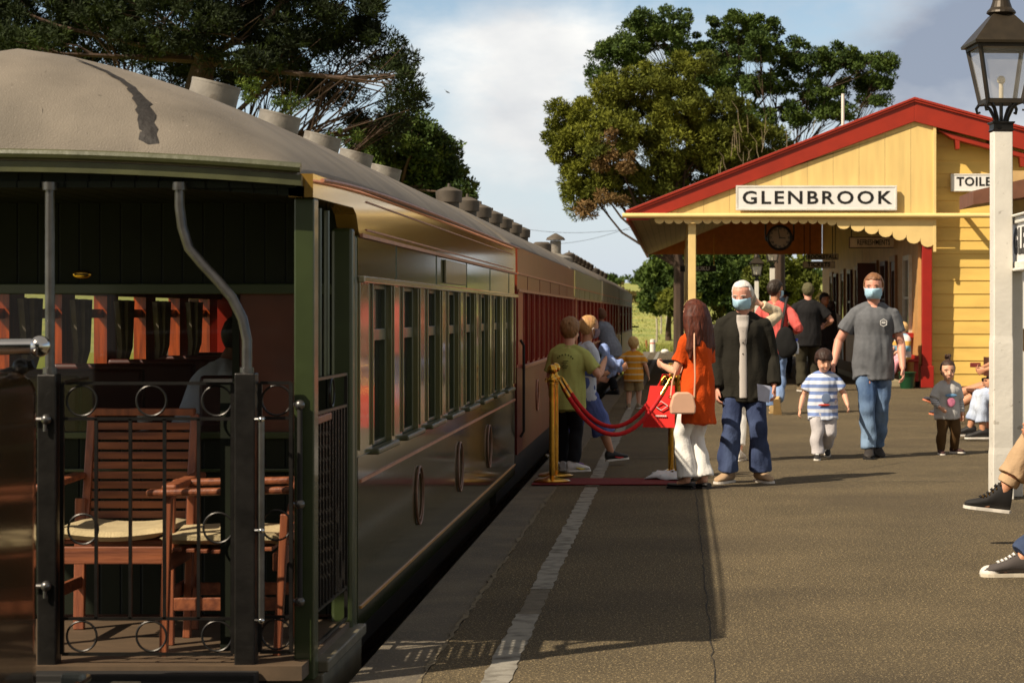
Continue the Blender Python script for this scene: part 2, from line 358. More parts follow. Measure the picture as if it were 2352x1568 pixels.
_r = _t.nodes.new('ShaderNodeValToRGB'); _r.color_ramp.elements[0].position = .68; _r.color_ramp.elements[1].position = .78; _t.links.new(_n.outputs[0], _r.inputs[0])
_x = _t.nodes.new('ShaderNodeMixRGB'); _t.links.new(_r.outputs[0], _x.inputs[0]); _t.links.new(_l0, _x.inputs[1]); _x.inputs[2].default_value = (*lin((150, 140, 128)), 1); _t.links.new(_x.outputs[0], _b.inputs['Base Color'])
M_TAR = mat('tar', (24, 19, 16), rough=.7, var=.3, vscale=20, bump=.8, bscale=30)
M_ZINC = mat('zinc_vent', (122, 117, 108), rough=.6, var=.22, vscale=9, bump=.3, bscale=25, speck=((96, 88, 78), 9, .58, .6))
M_DVENT = mat('dark_vent', (74, 66, 56), rough=.7, var=.2, vscale=9)
M_IRON = mat('iron_black', (38, 36, 34), rough=.38, metal=.6, var=.3, vscale=10, bump=.15, bscale=30)
M_STEEL = mat('steel_worn', (96, 94, 92), rough=.34, metal=.85, var=.2, vscale=12, bump=.1, bscale=40)
M_CHROME = mat('chrome', (190, 188, 184), rough=.12, metal=1)
M_GLASSD = mat('coach_glass', (26, 28, 24), rough=.04, spec=.9, alpha=.55, var=.02, coat=.5)
M_WOODR = mat('red_teak', (140, 80, 48), rough=.5, rgb2=(98, 52, 32), vscale=3, stretch=(1, 12, 12), bump=.15, bscale=12, coat=.15)
M_WOODX = mat('red_teak_upright', (146, 82, 48), rough=.5, rgb2=(104, 54, 32), vscale=3, stretch=(12, 12, 1), bump=.15, bscale=12, coat=.15)
M_VARN = mat('varnished_wood', (180, 78, 22), rough=.3, rgb2=(120, 46, 12), vscale=3, stretch=(12, 12, 1), coat=.6)
M_PANEL = mat('brown_panel', (78, 38, 20), rough=.4, var=.2, vscale=4, coat=.3)
M_RED = mat('coach_red', (98, 26, 14), rough=.42, var=.14, vscale=3, coat=.1, bump=.1, bscale=3, spec=.25, stretch=(1, 1, .3)); boards(M_RED, 1, .09, .3, .05)
M_REDP = mat('coach_red_plain', (134, 30, 15), rough=.45, var=.1, vscale=3, coat=.1, bump=.08, bscale=3, spec=.25)
M_REDU = mat('coach_red_upper', (112, 46, 26), rough=.36, var=.14, vscale=3, coat=.15, bump=.1, bscale=3, spec=.3)
M_GOLD = mat('gold_line', (170, 120, 52), rough=.45)
M_PINK = mat('worn_lining', (168, 112, 84), rough=.5, var=.25, vscale=30)
M_BRASS = mat('brass', (206, 158, 66), rough=.18, metal=1, var=.15, vscale=18)
M_DARK = mat('underframe_black', (18, 15, 12), rough=.8, var=.3)
M_WHITEISH = mat('white_china', (200, 198, 192), rough=.3)
XS = -1.40; XC = -2.70; XF = -4.00                    # platform side, centre, far side of every carriage
PROF = [(0, 0), (.08, .08), (.16, .14), (.25, .198), (.4, .285), (.55, .357), (.7, .41), (.85, .455), (1.05, .505), (1.25, .535)]   # roof: distance in from the eave, rise
def prof(u):
    u = max(0, min(1.25, u))
    for (a, ha), (b, hb) in zip(PROF, PROF[1:]):
        if u <= b:
            t = (u-a)/(b-a); return ha+(hb-ha)*t
    return PROF[-1][1]
def roof_z(X, Y, y0, y1, ze, dome0=.85, dome1=.5, droop=.05):
    half = 1.25-.0; u = half-abs(X-XC)
    h = prof(u)
    f = 1
    if dome0 and Y < y0+dome0: f = max(0, 1-min(1, (y0+dome0-Y)/dome0)**2.6)**.5
    if dome1 and Y > y1-dome1: f = min(f, max(0, 1-((Y-(y1-dome1))/dome1)**2.3)**.5)
    cam_ = .055*(1-(abs(X-XC)/half)**2)
    return ze-droop*math.exp(-(Y-y0)/1.3)+max(h*f, cam_*(1-f))
def make_roof(root, y0, y1, ze, m, dome0=.85, dome1=.5, droop=.05):
    us = sorted(set([-1.25, -1.22, -1.18, -1.12, -1.05, -.97, -.88, -.78, -.65, -.5, -.35, -.18, 0])); xs = [XC+u*1.0 for u in us]+[XC-u for u in us[-2::-1]]
    ys = [y0+dome0*(1-math.cos(PI/2*i/12)) for i in range(13)] if dome0 else [y0]
    k = max(4, int((y1-y0)/.6)); ys += [y0+dome0+(y1-dome1-y0-dome0)*i/k for i in range(1, k+1)]
    ys += [y1-dome1+dome1*math.sin(PI/2*i/6) for i in range(1, 7)] if dome1 else []
    vs = [(x, y, roof_z(x, y, y0, y1, ze, dome0, dome1, droop)) for y in ys for x in xs]; n = len(xs)
    fs = [(j*n+i, j*n+i+1, (j+1)*n+i+1, (j+1)*n+i) for j in range(len(ys)-1) for i in range(n-1)]
    o = MB().add(vs, fs).build('roof', m, root, smooth=False); o.data.shade_smooth()
    s = o.modifiers.new('t', 'SOLIDIFY'); s.thickness = .025; s.offset = 0
    return o
def coach_window(root, y0, w, z0, z1, mf, sash=True, xs=XS, glass=True):
    y1 = y0+w
    f = MB()
    for a, b, c, d in ((y0, y0+.03, z0, z1), (y1-.03, y1, z0, z1), (y0+.031, y1-.031, z1-.035, z1), (y0+.031, y1-.031, z0, z0+.03)): f.box(xs-.075, xs-.03, a, b, c, d)
    fr = f.build('window', mf, root, bevel=.004)
    if sash:                                          # fixed light above, dropped sash bar between
        zb = z1-(z1-z0)*.285
        MB().box(xs-.07, xs-.028, y0+.031, y1-.031, zb-.055, zb).box(xs-.065, xs-.035, y0+w*.47, y0+w*.47+.02, zb+.001, z1-.036).build('sash', mf, fr, bevel=.003)
        MB().box(xs-.056, xs-.05, y0+.031, y1-.031, zb, z1-.036).build('pane', M_GLASSD, fr)
        if glass: MB().box(xs-.062, xs-.058, y0+.031, y1-.031, z0+.031, zb-.056).build('pane', M_GLASSD, fr)
    else:
        MB().box(xs-.056, xs-.05, y0+.031, y1-.031, z0+.031, z1-.036).build('pane', M_GLASSD, fr)
    return fr
def side_wall(root, name, y0, y1, zb, zs, zt, zc, win, w, m_low, m_pil, m_up, xs=XS, th=.09, pitch=None):
    """lower panel, pillars between the windows, letterboard: butted end to end"""
    MB().box(xs-th, xs, y0, y1, zb, zs).build('lower_panel', m_low, root)
    MB().box(xs-th, xs, y0, y1, zt, zc).build('letterboard', m_up, root)
    for i in range(1, int((y1-y0)/1.8)+1): MB().box(xs, xs+.004, y0+1.8*i-.5, y0+1.8*i-.478, zt+.02, zc-.002).build('joint_strip', m_up, root)
    e = y0
    for a in win+[y1]:
        b = a if a != y1 else y1
        p = MB()
        if b > e: p.box(xs-th, xs-.002, e, b, zs, zt)
        if b-e > .16:
            p.box(xs-.001, xs+.009, e+.015, e+.04, zs+.03, zt); p.box(xs-.001, xs+.009, b-.04, b-.015, zs+.03, zt)
        if b > e: p.build('window_pillar', m_pil, root, bevel=.003)
        e = a+w
# ---------------------------------------------------------------- green carriage
Y0, Y1, YW = 8.28, 18.7, 9.5
gc = wthing('green_carriage', 'varnished green railway carriage with open end balcony and grey canvas roof', 'railway carriage', (XC, Y0, -.75))
M_PIL = mat('coach_pillar', (98, 96, 62), rough=.16, var=.1, vscale=4, coat=.9, bump=.08, bscale=3, stretch=(1, 1, .3))
wins = [9.99+1.09*i for i in range(8)]
side_wall(gc, 'g', YW+.02, Y1, .05, .80, 1.58, 1.77, wins, .68, M_GRNB, M_PIL, M_GRN)
cor = MB().prism([(8.33, 1.965), (Y1, 2.0), (Y1, 1.772), (9.56, 1.772), (9.52, 1.79), (9.45, 1.86), (9.36, 1.885), (8.33, 1.875)], 'x', XS-.09, XS+.004).build('cornice_panel', M_CREAM, gc)
ln = MB().box(XS+.004, XS+.016, 9.56, Y1, 1.765, 1.782).box(XS+.004, XS+.009, 9.75, Y1-.3, 1.80, 1.808).box(XS+.004, XS+.009, 9.75, Y1-.3, 1.925, 1.932)
ln.build('moulding', M_PINK, gc)
MB().box(XS, XS+.03, 9.53, Y1, 1.565, 1.595).build('drip_moulding', mat('drip_mould', (150, 140, 110), rough=.2, coat=.8, var=.15, vscale=20), gc, bevel=.006)
MB().box(XS, XS+.006, 9.6, Y1, .13, .142).build('lining', M_GOLD, gc)
MB().box(XS, XS+.006, 9.6, Y1, .685, .70).build('lining', M_PINK, gc)
MB().box(XS+.001, XS+.016, 13.0, 14.25, 1.612, 1.752).build('name_board', mat('name_board', (96, 88, 52), rough=.35, var=.12, vscale=8, coat=.3), gc, bevel=.004)
for w_ in wins:
    coach_window(gc, w_, .68, .80, 1.58, M_DGRN)
    MB().box(XS-.02, XS+.035, w_-.03, w_+.71, .785, .812).build('window_sill', M_OLIVE, gc, bevel=.008)
for y in (11.75, 13.95, 16.1): MB().torus((XS+.008, y, .45), .155, .007, 'x', 32, 6).torus((XS+.006, y, .45), .125, .003, 'x', 32, 6).build('roundel', M_ROUND, gc, smooth=True)
# far side and interior
MB().box(XF, XF+.09, YW, Y1, .05, .90).box(XF, XF+.09, YW, Y1, 1.55, 1.99).build('far_side', M_PANEL, gc)
for w_ in [YW+.02]+[9.99+1.09*i+.68-.12 for i in range(8)]: MB().box(XF, XF+.09, w_, w_+.3, .90, 1.55).build('far_window_pillar', M_VARN, gc)
fb = MB()
for w_ in wins: fb.box(XF+.03, XF+.06, w_-.1, w_+.56, 1.40, 1.46).box(XF+.03, XF+.06, w_-.1, w_+.56, .9, .95)
fb.build('far_sash_bars', M_VARN, gc)
MB().box(XF+.09, XS-.09, YW+.05, Y1, .10, .14).build('floor', M_PANEL, gc)
MB().box(XF+.09, XS-.09, YW+.05, Y1, 1.93, 1.95).build('ceiling', mat('coach_ceiling', (92, 76, 52), rough=.6), gc)
MB().box(XF, XS, Y1-.05, Y1, .05, 1.98).build('far_end_wall', M_REDP, gc)
ip = MB()
for i in range(8):
    a = 9.99+1.09*i+.68-.12
    ip.box(XS-.13, XS-.095, a+.12, a+.5, .82, 1.56)
ip.build('inner_window_lining', M_VARN, gc)
cu = MB()
for i in range(7):                                     # tied back curtains along the far windows
    a = 10.6+1.09*i
    for k in range(5): cu.tube([(XF+.15+.05*(k % 2), a+.05*k, 1.52), (XF+.16+.03*(k % 2), a+.03*k+.05, 1.2), (XF+.13, a+.02*k+.1, .98)], [.03, .03, .02], 6)
cu.build('curtain', mat('curtain_grey', (120, 112, 98), rough=.9, var=.2, vscale=12), gc, smooth=True)
se = MB()
for i in range(6):
    y = 10.9+1.3*i
    for xa, xb in ((XF+.12, XF+1.0), (XS-1.0, XS-.12)):
        se.box(xa, xb, y, y+.07, .14, 1.12).box(xa, xb, y+.071, y+.5, .46, .58)
se.build('passenger_seats', mat('maroon_leather', (72, 30, 22), rough=.4), gc, bevel=.02)
# end wall: sill, boards above, posts, glazed openings, panelled door
ew = MB()
ew.box(XF, XS-.092, YW, YW+.05, .12, .90)
ew.box(XF, XS-.092, YW, YW+.05, 1.52, 1.94)
ew.box(XS-.26, XS-.092, YW, YW+.05, .90, 1.52)
ew.box(-1.945, -1.915, YW, YW+.05, .90, 1.52)
ew.box(-3.30, -3.22, YW, YW+.05, .90, 1.52)
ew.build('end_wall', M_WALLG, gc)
MB().box(-3.96, XS-.1, YW-.02, YW-.001, 1.515, 1.56).box(-3.96, XS-.1, YW-.02, YW-.001, .885, .915).box(-3.96, XS-.1, YW-.02, YW-.001, .74, .755).build('end_wall_rails', M_DGRN, gc, bevel=.004)
MB().box(-1.914, XS-.262, YW+.01, YW+.04, .90, 1.519).build('door', M_PANEL, gc)
MB().box(-3.219, -1.946, YW+.02, YW+.026, .901, 1.519).build('end_pane', mat('end_glass', (30, 26, 20), rough=.03, alpha=.22, spec=.9, var=.02), gc)
pl = MB().sphere((-2.60, YW-.004, 1.60), (.04, .006, .019), 24, 8).build('maker_plate', M_BRASS, gc, smooth=True)
MB().box(-2.63, -2.57, YW-.0125, YW-.0105, 1.597, 1.604).build('lettering', M_DARK, pl)
# balcony: floor, doorway post, jamb, step, roof edge
MB().box(-3.9, -1.42, 8.22, YW, .045, .10).build('balcony_floor', mat('balcony_deck', (78, 62, 44), rough=.7, var=.2, vscale=10, stretch=(1, 9, 1)), gc)
MB().box(-3.9, -1.58, 8.12, 8.215, -.12, .085).box(-3.9, -1.6, 8.10, 8.118, -.12, .06).build('headstock', M_DARK, gc, bevel=.006)
MB().box(-1.478, XS, 8.38, 8.48, .02, 1.874).build('corner_post', M_DGRN, gc, bevel=.006)
MB().box(-1.50, -1.405, YW-.09, YW-.021, .05, 1.80).build('door_jamb', M_DGRN, gc, bevel=.015)
MB().box(XS-.085, XS-.002, YW-.02, YW+.019, .05, 1.771).build('door_jamb', M_OLIVE, gc, bevel=.015)
MB().box(-1.62, XS+.035, 8.5, YW+.04, .03, .075).box(-1.60, XS+.02, 8.46, YW, -.12, .029).build('door_step', mat('worn_step', (86, 80, 62), rough=.55, var=.2, vscale=9), gc, bevel=.006)
arch = [(XC+1.27*math.sin(R(a))/math.sin(R(60)), 2.0+.055*(1-(math.sin(R(a))/math.sin(R(60)))**2)) for a in range(-60, 61, 5)]
MB().tube([(x, 8.255, z-.018) for x, z in arch], .019, 8).build('gutter', M_OLIVE, gc, smooth=True)
MB().prism([(x, z-.045) for x, z in arch]+[(x, z-.085) for x, z in reversed(arch)], 'y', 8.265, 8.30).build('fascia', M_OLIVE, gc)
MB().prism([(x, z-.083) for x, z in arch]+[(x, z-.125) for x, z in reversed(arch)], 'y', 8.33, 8.37).build('fascia', M_WALLG, gc)
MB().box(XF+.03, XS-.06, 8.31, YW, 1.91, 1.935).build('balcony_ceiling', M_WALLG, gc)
MB().tube([(XS+.035, y, roof_z(XC+1.25, y, Y0, Y1, 2.0)-.012) for y in [8.36+(Y1-8.36)*i/30 for i in range(31)]], .009, 6).build('eave_moulding', M_PINK, gc, smooth=True)
roof = make_roof(gc, Y0, Y1, 2.005, M_ROOF)
def on_roof(X, Y): return Vector((X, Y, roof_z(X, Y, Y0, Y1, 2.005)+.0125))
tp = []
for i in range(25):
    t = i/24; y = 8.292+.52*t; x = -2.015-.13*t-.29*t**2.6; w = .034*(1-t)**.5*(1+.2*math.sin(i*2.3)) + .006
    tp.append([on_roof(x-w+rnd.uniform(-.006, .006), y)+Vector((0, -.002, .004)), on_roof(x, y)+Vector((0, -.004, .006)), on_roof(x+w*.8+rnd.uniform(-.008, .008), y)+Vector((0, -.002, .004))])
vs = [p for r in tp for p in r]; MB().add(vs, [(i*3+j, i*3+j+1, i*3+j+4, i*3+j+3) for i in range(24) for j in (0, 1)]).build('tar_patch', M_TAR, roof, smooth=True)
fo = MB()
for (xa, ya), (xb, yb) in (((-2.42, 8.31), (-2.47, 8.42)), ((-2.28, 8.3), (-2.32, 8.36)), ((-2.25, 8.295), (-2.27, 8.34))):
    fo.tube([on_roof(xa, ya)-Vector((0, 0, .004)), on_roof((xa+xb)/2, (ya+yb)/2)-Vector((0, 0, .003)), on_roof(xb, yb)-Vector((0, 0, .006))], [.004, .008, .003], 6)
fo.build('canvas_fold', M_ROOF, roof, smooth=True)
for i, y in enumerate((10.57, 12.28, 13.75, 15.2, 16.75)):
    x = -2.28; z = roof_z(x, y, Y0, Y1, 2.0)
    ax = Vector((.24, 0, 1)).normalized(); a = Vector((x, y, z-.06)); v = MB().cyl(a, a+ax*.17, .118, 24).build('roof_vent', M_ZINC, roof, smooth=True)
    MB().cyl(a+ax*.162, a+ax*.174, .1195, 24).build('rim', M_ZINC, v, smooth=True)
# end railing: square posts, curved and straight tubes, ringed gate
gt = MB().box(-2.43, -2.358, 8.25, 8.33, .07, 1.20).build('railing_post', M_IRON, gc, bevel=.006)
MB().box(-1.682, -1.604, 8.25, 8.33, .085, 1.205).build('railing_post', M_IRON, gc, bevel=.006)
MB().tube([(-2.394, 8.3, 1.2), (-2.394, 8.3, 1.93)], .019, 10).cyl((-2.394, 8.3, 1.2), (-2.394, 8.3, 1.225), .027).cyl((-2.394, 8.3, 1.90), (-2.394, 8.3, 1.93), .028).build('roof_support', M_STEEL, gc, smooth=True)
cp = [(-1.643, 1.2), (-1.643, 1.33), (-1.66, 1.41), (-1.70, 1.49), (-1.75, 1.55), (-1.815, 1.62), (-1.865, 1.68), (-1.89, 1.76), (-1.90, 1.84), (-1.90, 1.93)]
MB().tube([(x, 8.3, z) for x, z in cp], .0195, 12).cyl((-1.643, 8.3, 1.2), (-1.643, 8.3, 1.225), .027).cyl((-1.90, 8.3, 1.90), (-1.90, 8.3, 1.93), .028).build('roof_support', M_STEEL, gc, smooth=True)
def gate(parent, x0, x1, y, z0, z1, rings, nb, name='gate', ax='y'):
    def P(u, z): return (u, y, z) if ax == 'y' else (y, u, z)
    f = MB(); b = .012
    for z in (z0, z0+.135, z1-.135, z1): f.bar(P(x0, z), P(x1, z), b, b)
    f.bar(P(x0, z0), P(x0, z1), b*1.2, b*1.2, (0, 1, 0) if ax == 'y' else (1, 0, 0)); f.bar(P(x1, z0), P(x1, z1), b*1.2, b*1.2, (0, 1, 0) if ax == 'y' else (1, 0, 0))
    g_ = f.build(name, M_IRON, parent)
    bs = MB()
    for i in range(1, nb): u = x0+(x1-x0)*i/nb; bs.bar(P(u, z0+.135), P(u, z1-.135), b, b, (0, 1, 0) if ax == 'y' else (1, 0, 0))
    bs.build('bars', M_IRON, g_)
    for u, z in rings: MB().torus(P(u, z), .057, .0045, ax, 28, 6).build('ring', M_IRON, g_, smooth=True)
    return g_
GY = 8.29
gg = gate(gc, -2.345, -1.695, GY, .135, 1.165, [(u, z) for u in (-2.27, -2.005, -1.755) for z in (.203, 1.098)]+[(-2.265, .61), (-1.75, .615)], 5)
MB().bar((-2.33, 8.28, 1.17), (-2.24, 8.28, 1.185), .012, .012).build('latch', M_CHROME, gg)
MB().box(-1.80, -1.69, 8.255, 8.285, 1.17, 1.182).build('latch_plate', M_STEEL, gg)
gate(gc, -1.60, -1.482, 8.34, .135, 1.165, [(-1.537, 1.098), (-1.537, .62), (-1.537, .203)], 1, 'side_rail')
gs = gate(gc, 8.52, 9.38, -1.43, .12, 1.17, [(9.0, 1.105)], 11, 'side_gate', 'x')
for y in (8.66, 8.86): MB().cyl((-1.47, y+.25, 1.165), (-1.47, y+.25, 1.86), .012, 8).build('grab_pole', M_DGRN, gc, smooth=True)
def grab(p, zs, x, y, ze0, ze1, m=M_CHROME):
    g_ = MB().tube([(x, y, ze0), (x, y, ze1)], .0105, 10).build('grab_handle', m, p, smooth=True)
    for z in zs: MB().sphere((x, y, z), .02, 12, 8).cyl((x, y, z), (x-.03, y+.03, z), .008, 8).build('knob', M_STEEL, g_, smooth=True)
    return g_
grab(gc, (1.08, .70, .327), -1.449, 8.345, .327, 1.08, M_DARK)
g2 = MB().tube([(-1.575, 8.235, .27), (-1.575, 8.235, 1.04)], .012, 12).build('grab_handle', M_STEEL, gc, smooth=True)
for z in (1.03, .61, .27): MB().tube([(-1.604, 8.26, z), (-1.598, 8.24, z), (-1.575, 8.235, z)], .007, 8).sphere((-1.575, 8.232, z), .013, 10, 8).build('bracket', M_CHROME, g2, smooth=True)
for z in (1.03, .40): MB().tube([(-2.46, 8.24, z), (-2.39, 8.235, z)], .009, 8).sphere((-2.39, 8.235, z), .02, 10, 8).cyl((-2.395, 8.235, z-.005), (-2.395, 8.235, z-.045), .007, 8).build('hinge', M_STEEL, gc, smooth=True)
sk = MB().box(-2.105, -1.995, 8.06, 8.099, -.02, .065).build('socket_box', mat('socket_cream', (140, 130, 108), rough=.5, var=.15), gc, bevel=.006)
MB().box(-2.07, -2.03, 8.052, 8.058, .03, .05).build('hatch', M_DARK, sk)
MB().sphere((-1.75, 8.09, .03), (.026, .012, .026), 14, 8).build('bolt_head', mat('bolt_grey', (110, 100, 84), rough=.6), gc, smooth=True)
# underframe and wheels
def running_gear(root, y0, y1):
    MB().box(-3.6, -1.6, y0+.2, y1-.2, -.25, .045).build('underframe', M_DARK, root)
    for yb in (y0+1.9, y1-1.9):
        bg_ = MB().box(-3.35, -2.05, yb-.9, yb+.9, -.42, -.27).box(-2.05, -1.93, yb-.95, yb+.95, -.5, -.3).build('bogie', M_DARK, root)
        for yy in (yb-.6, yb+.6):
            for x in (-3.23, -2.17): MB().cyl((x-.05, yy, -.42), (x+.05, yy, -.42), .33, 24).build('wheel', M_IRON, bg_, smooth=True)
running_gear(gc, 8.3, 18.7)
# ---------------------------------------------------------------- red carriages
def red_coach(label, y0, y1, nw, zs, low, pil, up, ze=2.02, vents=(), two=False, xv=-2.05, door_end=True, dome1=.3, roofm=None, zb=.2):
    c = wthing('red_carriage', label, 'railway carriage', (XC, y0, -.75))
    a0 = y0+(.75 if door_end else .35); p_ = (y1-.35-a0)/nw; w = p_*.6; ws = [a0+p_*i+.1 for i in range(nw)]
    side_wall(c, 'r', y0, y1, zb, zs, 1.63, 1.78, ws, w, low, pil, up)
    MB().box(XS-.09, XS+.003, y0, y1, 1.782, ze-.01).build('cornice_panel', up, c)
    MB().box(XS, XS+.02, y0, y1, 1.62, 1.642).box(XS+.003, XS+.012, y0, y1, 1.772, 1.79).build('moulding', M_PINK, c)
    MB().box(XS, XS+.03, y0+.6, y1, zs-.02, zs+.012).build('window_sill', M_PINK, c, bevel=.004)
    for w_ in ws: coach_window(c, w_, w, zs, 1.63, M_REDP, xs=XS)
    MB().box(XF, XF+.09, y0, y1, zb, ze).build('far_side', M_REDP, c)
    MB().box(XF+.09, XS-.09, y0, y0+.05, zb, ze-.02).box(XF+.09, XS-.09, y1-.05, y1, zb, ze-.02).build('end_wall', M_REDP, c)
    MB().box(XF+.09, XS-.09, y0+.05, y1-.05, zb, zb+.05).build('floor', M_PANEL, c)
    rf = make_roof(c, y0, y1, ze, roofm or M_ROOF, .3, dome1, 0)
    for y in vents:
        z = roof_z(xv, y, y0, y1, ze, 0, 0, 0); v = MB().lathe([(.09, -.05), (.09, .03), (.115, .03), (.12, .13), (.1, .14), (.04, .165), (.015, .17), (.012, .2)], (xv, y, z), 20).build('roof_vent', M_DVENT, rf, smooth=True)
    running_gear(c, y0, y1)
    MB().tube([(XS+.02, y0+.12, .35), (XS+.05, y0+.12, .4), (XS+.05, y0+.12, 1.15), (XS+.02, y0+.12, 1.2)], .012, 8).build('grab_handle', M_DARK, c, smooth=True)
    return c, rf
c2, r2 = red_coach('red varnished railway carriage with seven domed roof vents, next behind the green one', 18.95, 29.3, 12, .955, M_RED, M_REDP, M_REDU, vents=(19.5, 21.2, 22.6, 24.0, 25.4, 27.0, 28.5))
for y in (21.6, 25.5): MB().torus((XS+.008, y, .62), .15, .008, 'x', 28, 6).build('roundel', M_PINK, c2, smooth=True)
M_OLU = mat('olive_upper', (118, 112, 72), rough=.3, var=.1, vscale=4, coat=.4)
M_GRU = mat('grey_olive_side', (116, 112, 92), rough=.5, var=.12, vscale=4)
c3, r3 = red_coach('red carriage with olive upper panels and a capped chimney, third in the train', 29.6, 40.0, 6, .95, M_RED, M_REDP, M_OLU, ze=2.03)
for y, h in ((32.0, .12),): MB().lathe([(.14, -.1), (.14, h), (.1, h+.03)], (-2.0, y, 2.33), 18).build('roof_vent', M_DVENT, r3, smooth=True)
ch = MB().lathe([(.28, -.12), (.28, -.02), (.09, .05), (.09, .26)], (-2.0, 35.6, 2.36), 18).build('chimney', M_ZINC, r3, smooth=True)
MB().lathe([(.16, .27), (.14, .31), (.02, .38)], (-2.0, 35.6, 2.36), 18).build('cowl', M_DVENT, ch, smooth=True)
c4, r4 = red_coach('red and grey-olive carriage with a row of low vents, fourth in the train', 40.3, 51.6, 5, .95, M_REDP, M_REDP, M_GRU, ze=2.04, vents=(41, 42.6, 44.2, 46, 48, 50))
c5, r5 = red_coach('last red carriage in the distance, its upper sides pale grey', 52.0, 66.5, 4, .95, M_REDP, M_REDP, M_GRU, ze=2.02, vents=(54, 57, 60), dome1=1.2)
MB().box(-1.46, -1.40, 66.6, 66.9, .3, 1.1).box(-1.5, -1.2, 66.7, 66.8, 1.0, 1.05).build('coupling_gear', M_DARK, c5)
# ---------------------------------------------------------------- shunting engine at the left edge
M_HOOD = mat('hood_brown_gloss', (62, 44, 26), rough=.14, var=.25, vscale=2.5, coat=.9, bump=.06, bscale=90)
lo = wthing('shunting_engine', 'glossy brown engine hood with steel handrails at the left edge, facing the carriage balcony', 'locomotive', (XC, 6.0, -.75))
def rrect(x0, x1, z0, z1, r, n=8):
    p = [(x0, z0)]+[(x1, z0)]
    for i in range(n+1): a = PI/2*i/n; p.append((x1-r+r*math.cos(a), z1-r+r*math.sin(a)))
    for i in range(n+1): a = PI/2+PI/2*i/n; p.append((x0+r+r*math.cos(a), z1-r+r*math.sin(a)))
    return p
sec = rrect(-3.15, -2.165, .16, 1.235, .075)
rs = []
cx, cz = -2.66, .7
for y, s in ((4.6, 1), (7.30, 1), (7.36, .99), (7.40, .965), (7.42, .93)): rs.append([Vector((cx+(x-cx)*s, y, cz+(z-cz)*s)) for x, z in sec])
MB().rings(rs).build('hood', M_HOOD, lo, smooth=True)
MB().box(-3.7, -1.75, 1.0, 6.2, .0, .12).build('running_board', M_IRON, lo, bevel=.01)
MB().box(-3.7, -2.06, 6.21, 7.6, .06, .12).build('front_platform', M_IRON, lo, bevel=.01)
MB().tube([(-2.06, 6.3, .14), (-2.06, 7.6, .16)], .014, 8).build('edge_rail', M_CHROME, lo, smooth=True)
MB().box(-2.13, -2.05, 7.50, 7.56, .02, .19).build('lamp_bracket', mat('bracket_grey', (104, 106, 98), rough=.5, var=.2, vscale=9), lo, bevel=.015)
MB().box(-3.75, -1.62, 1.0, 4.59, .12, 2.55).build('cab', M_DGRN, lo, bevel=.05)  # cab out of frame, added to shade the carriage balcony
MB().tube([(-2.9, 7.35, 1.31), (-2.17, 7.35, 1.32)], .028, 12).sphere((-2.155, 7.35, 1.32), .037, 12, 10).build('handrail', M_CHROME, lo, smooth=True)
MB().tube([(-2.19, 7.4, 1.26), (-2.3, 7.4, 1.22), (-2.36, 7.38, 1.2)], .018, 8).sphere((-2.23, 7.39, 1.25), .03, 10, 8).build('rail_clamp', M_IRON, lo, smooth=True)
MB().tube([(-2.9, 7.0, 1.46), (-2.24, 7.0, 1.465), (-2.215, 7.0, 1.46)], [.03, .028, .02], 12).build('pipe', M_STEEL, lo, smooth=True)
MB().tube([(-2.5, 6.9, 1.5), (-2.35, 6.9, 1.38), (-2.31, 6.9, 1.24)], .03, 10).build('hose', M_DARK, lo, smooth=True)
for yy in (2.2, 4.2, 6.2):
    for x in (-3.23, -2.17): MB().cyl((x-.05, yy, -.3), (x+.05, yy, -.3), .45, 24).build('wheel', M_IRON, lo, smooth=True)
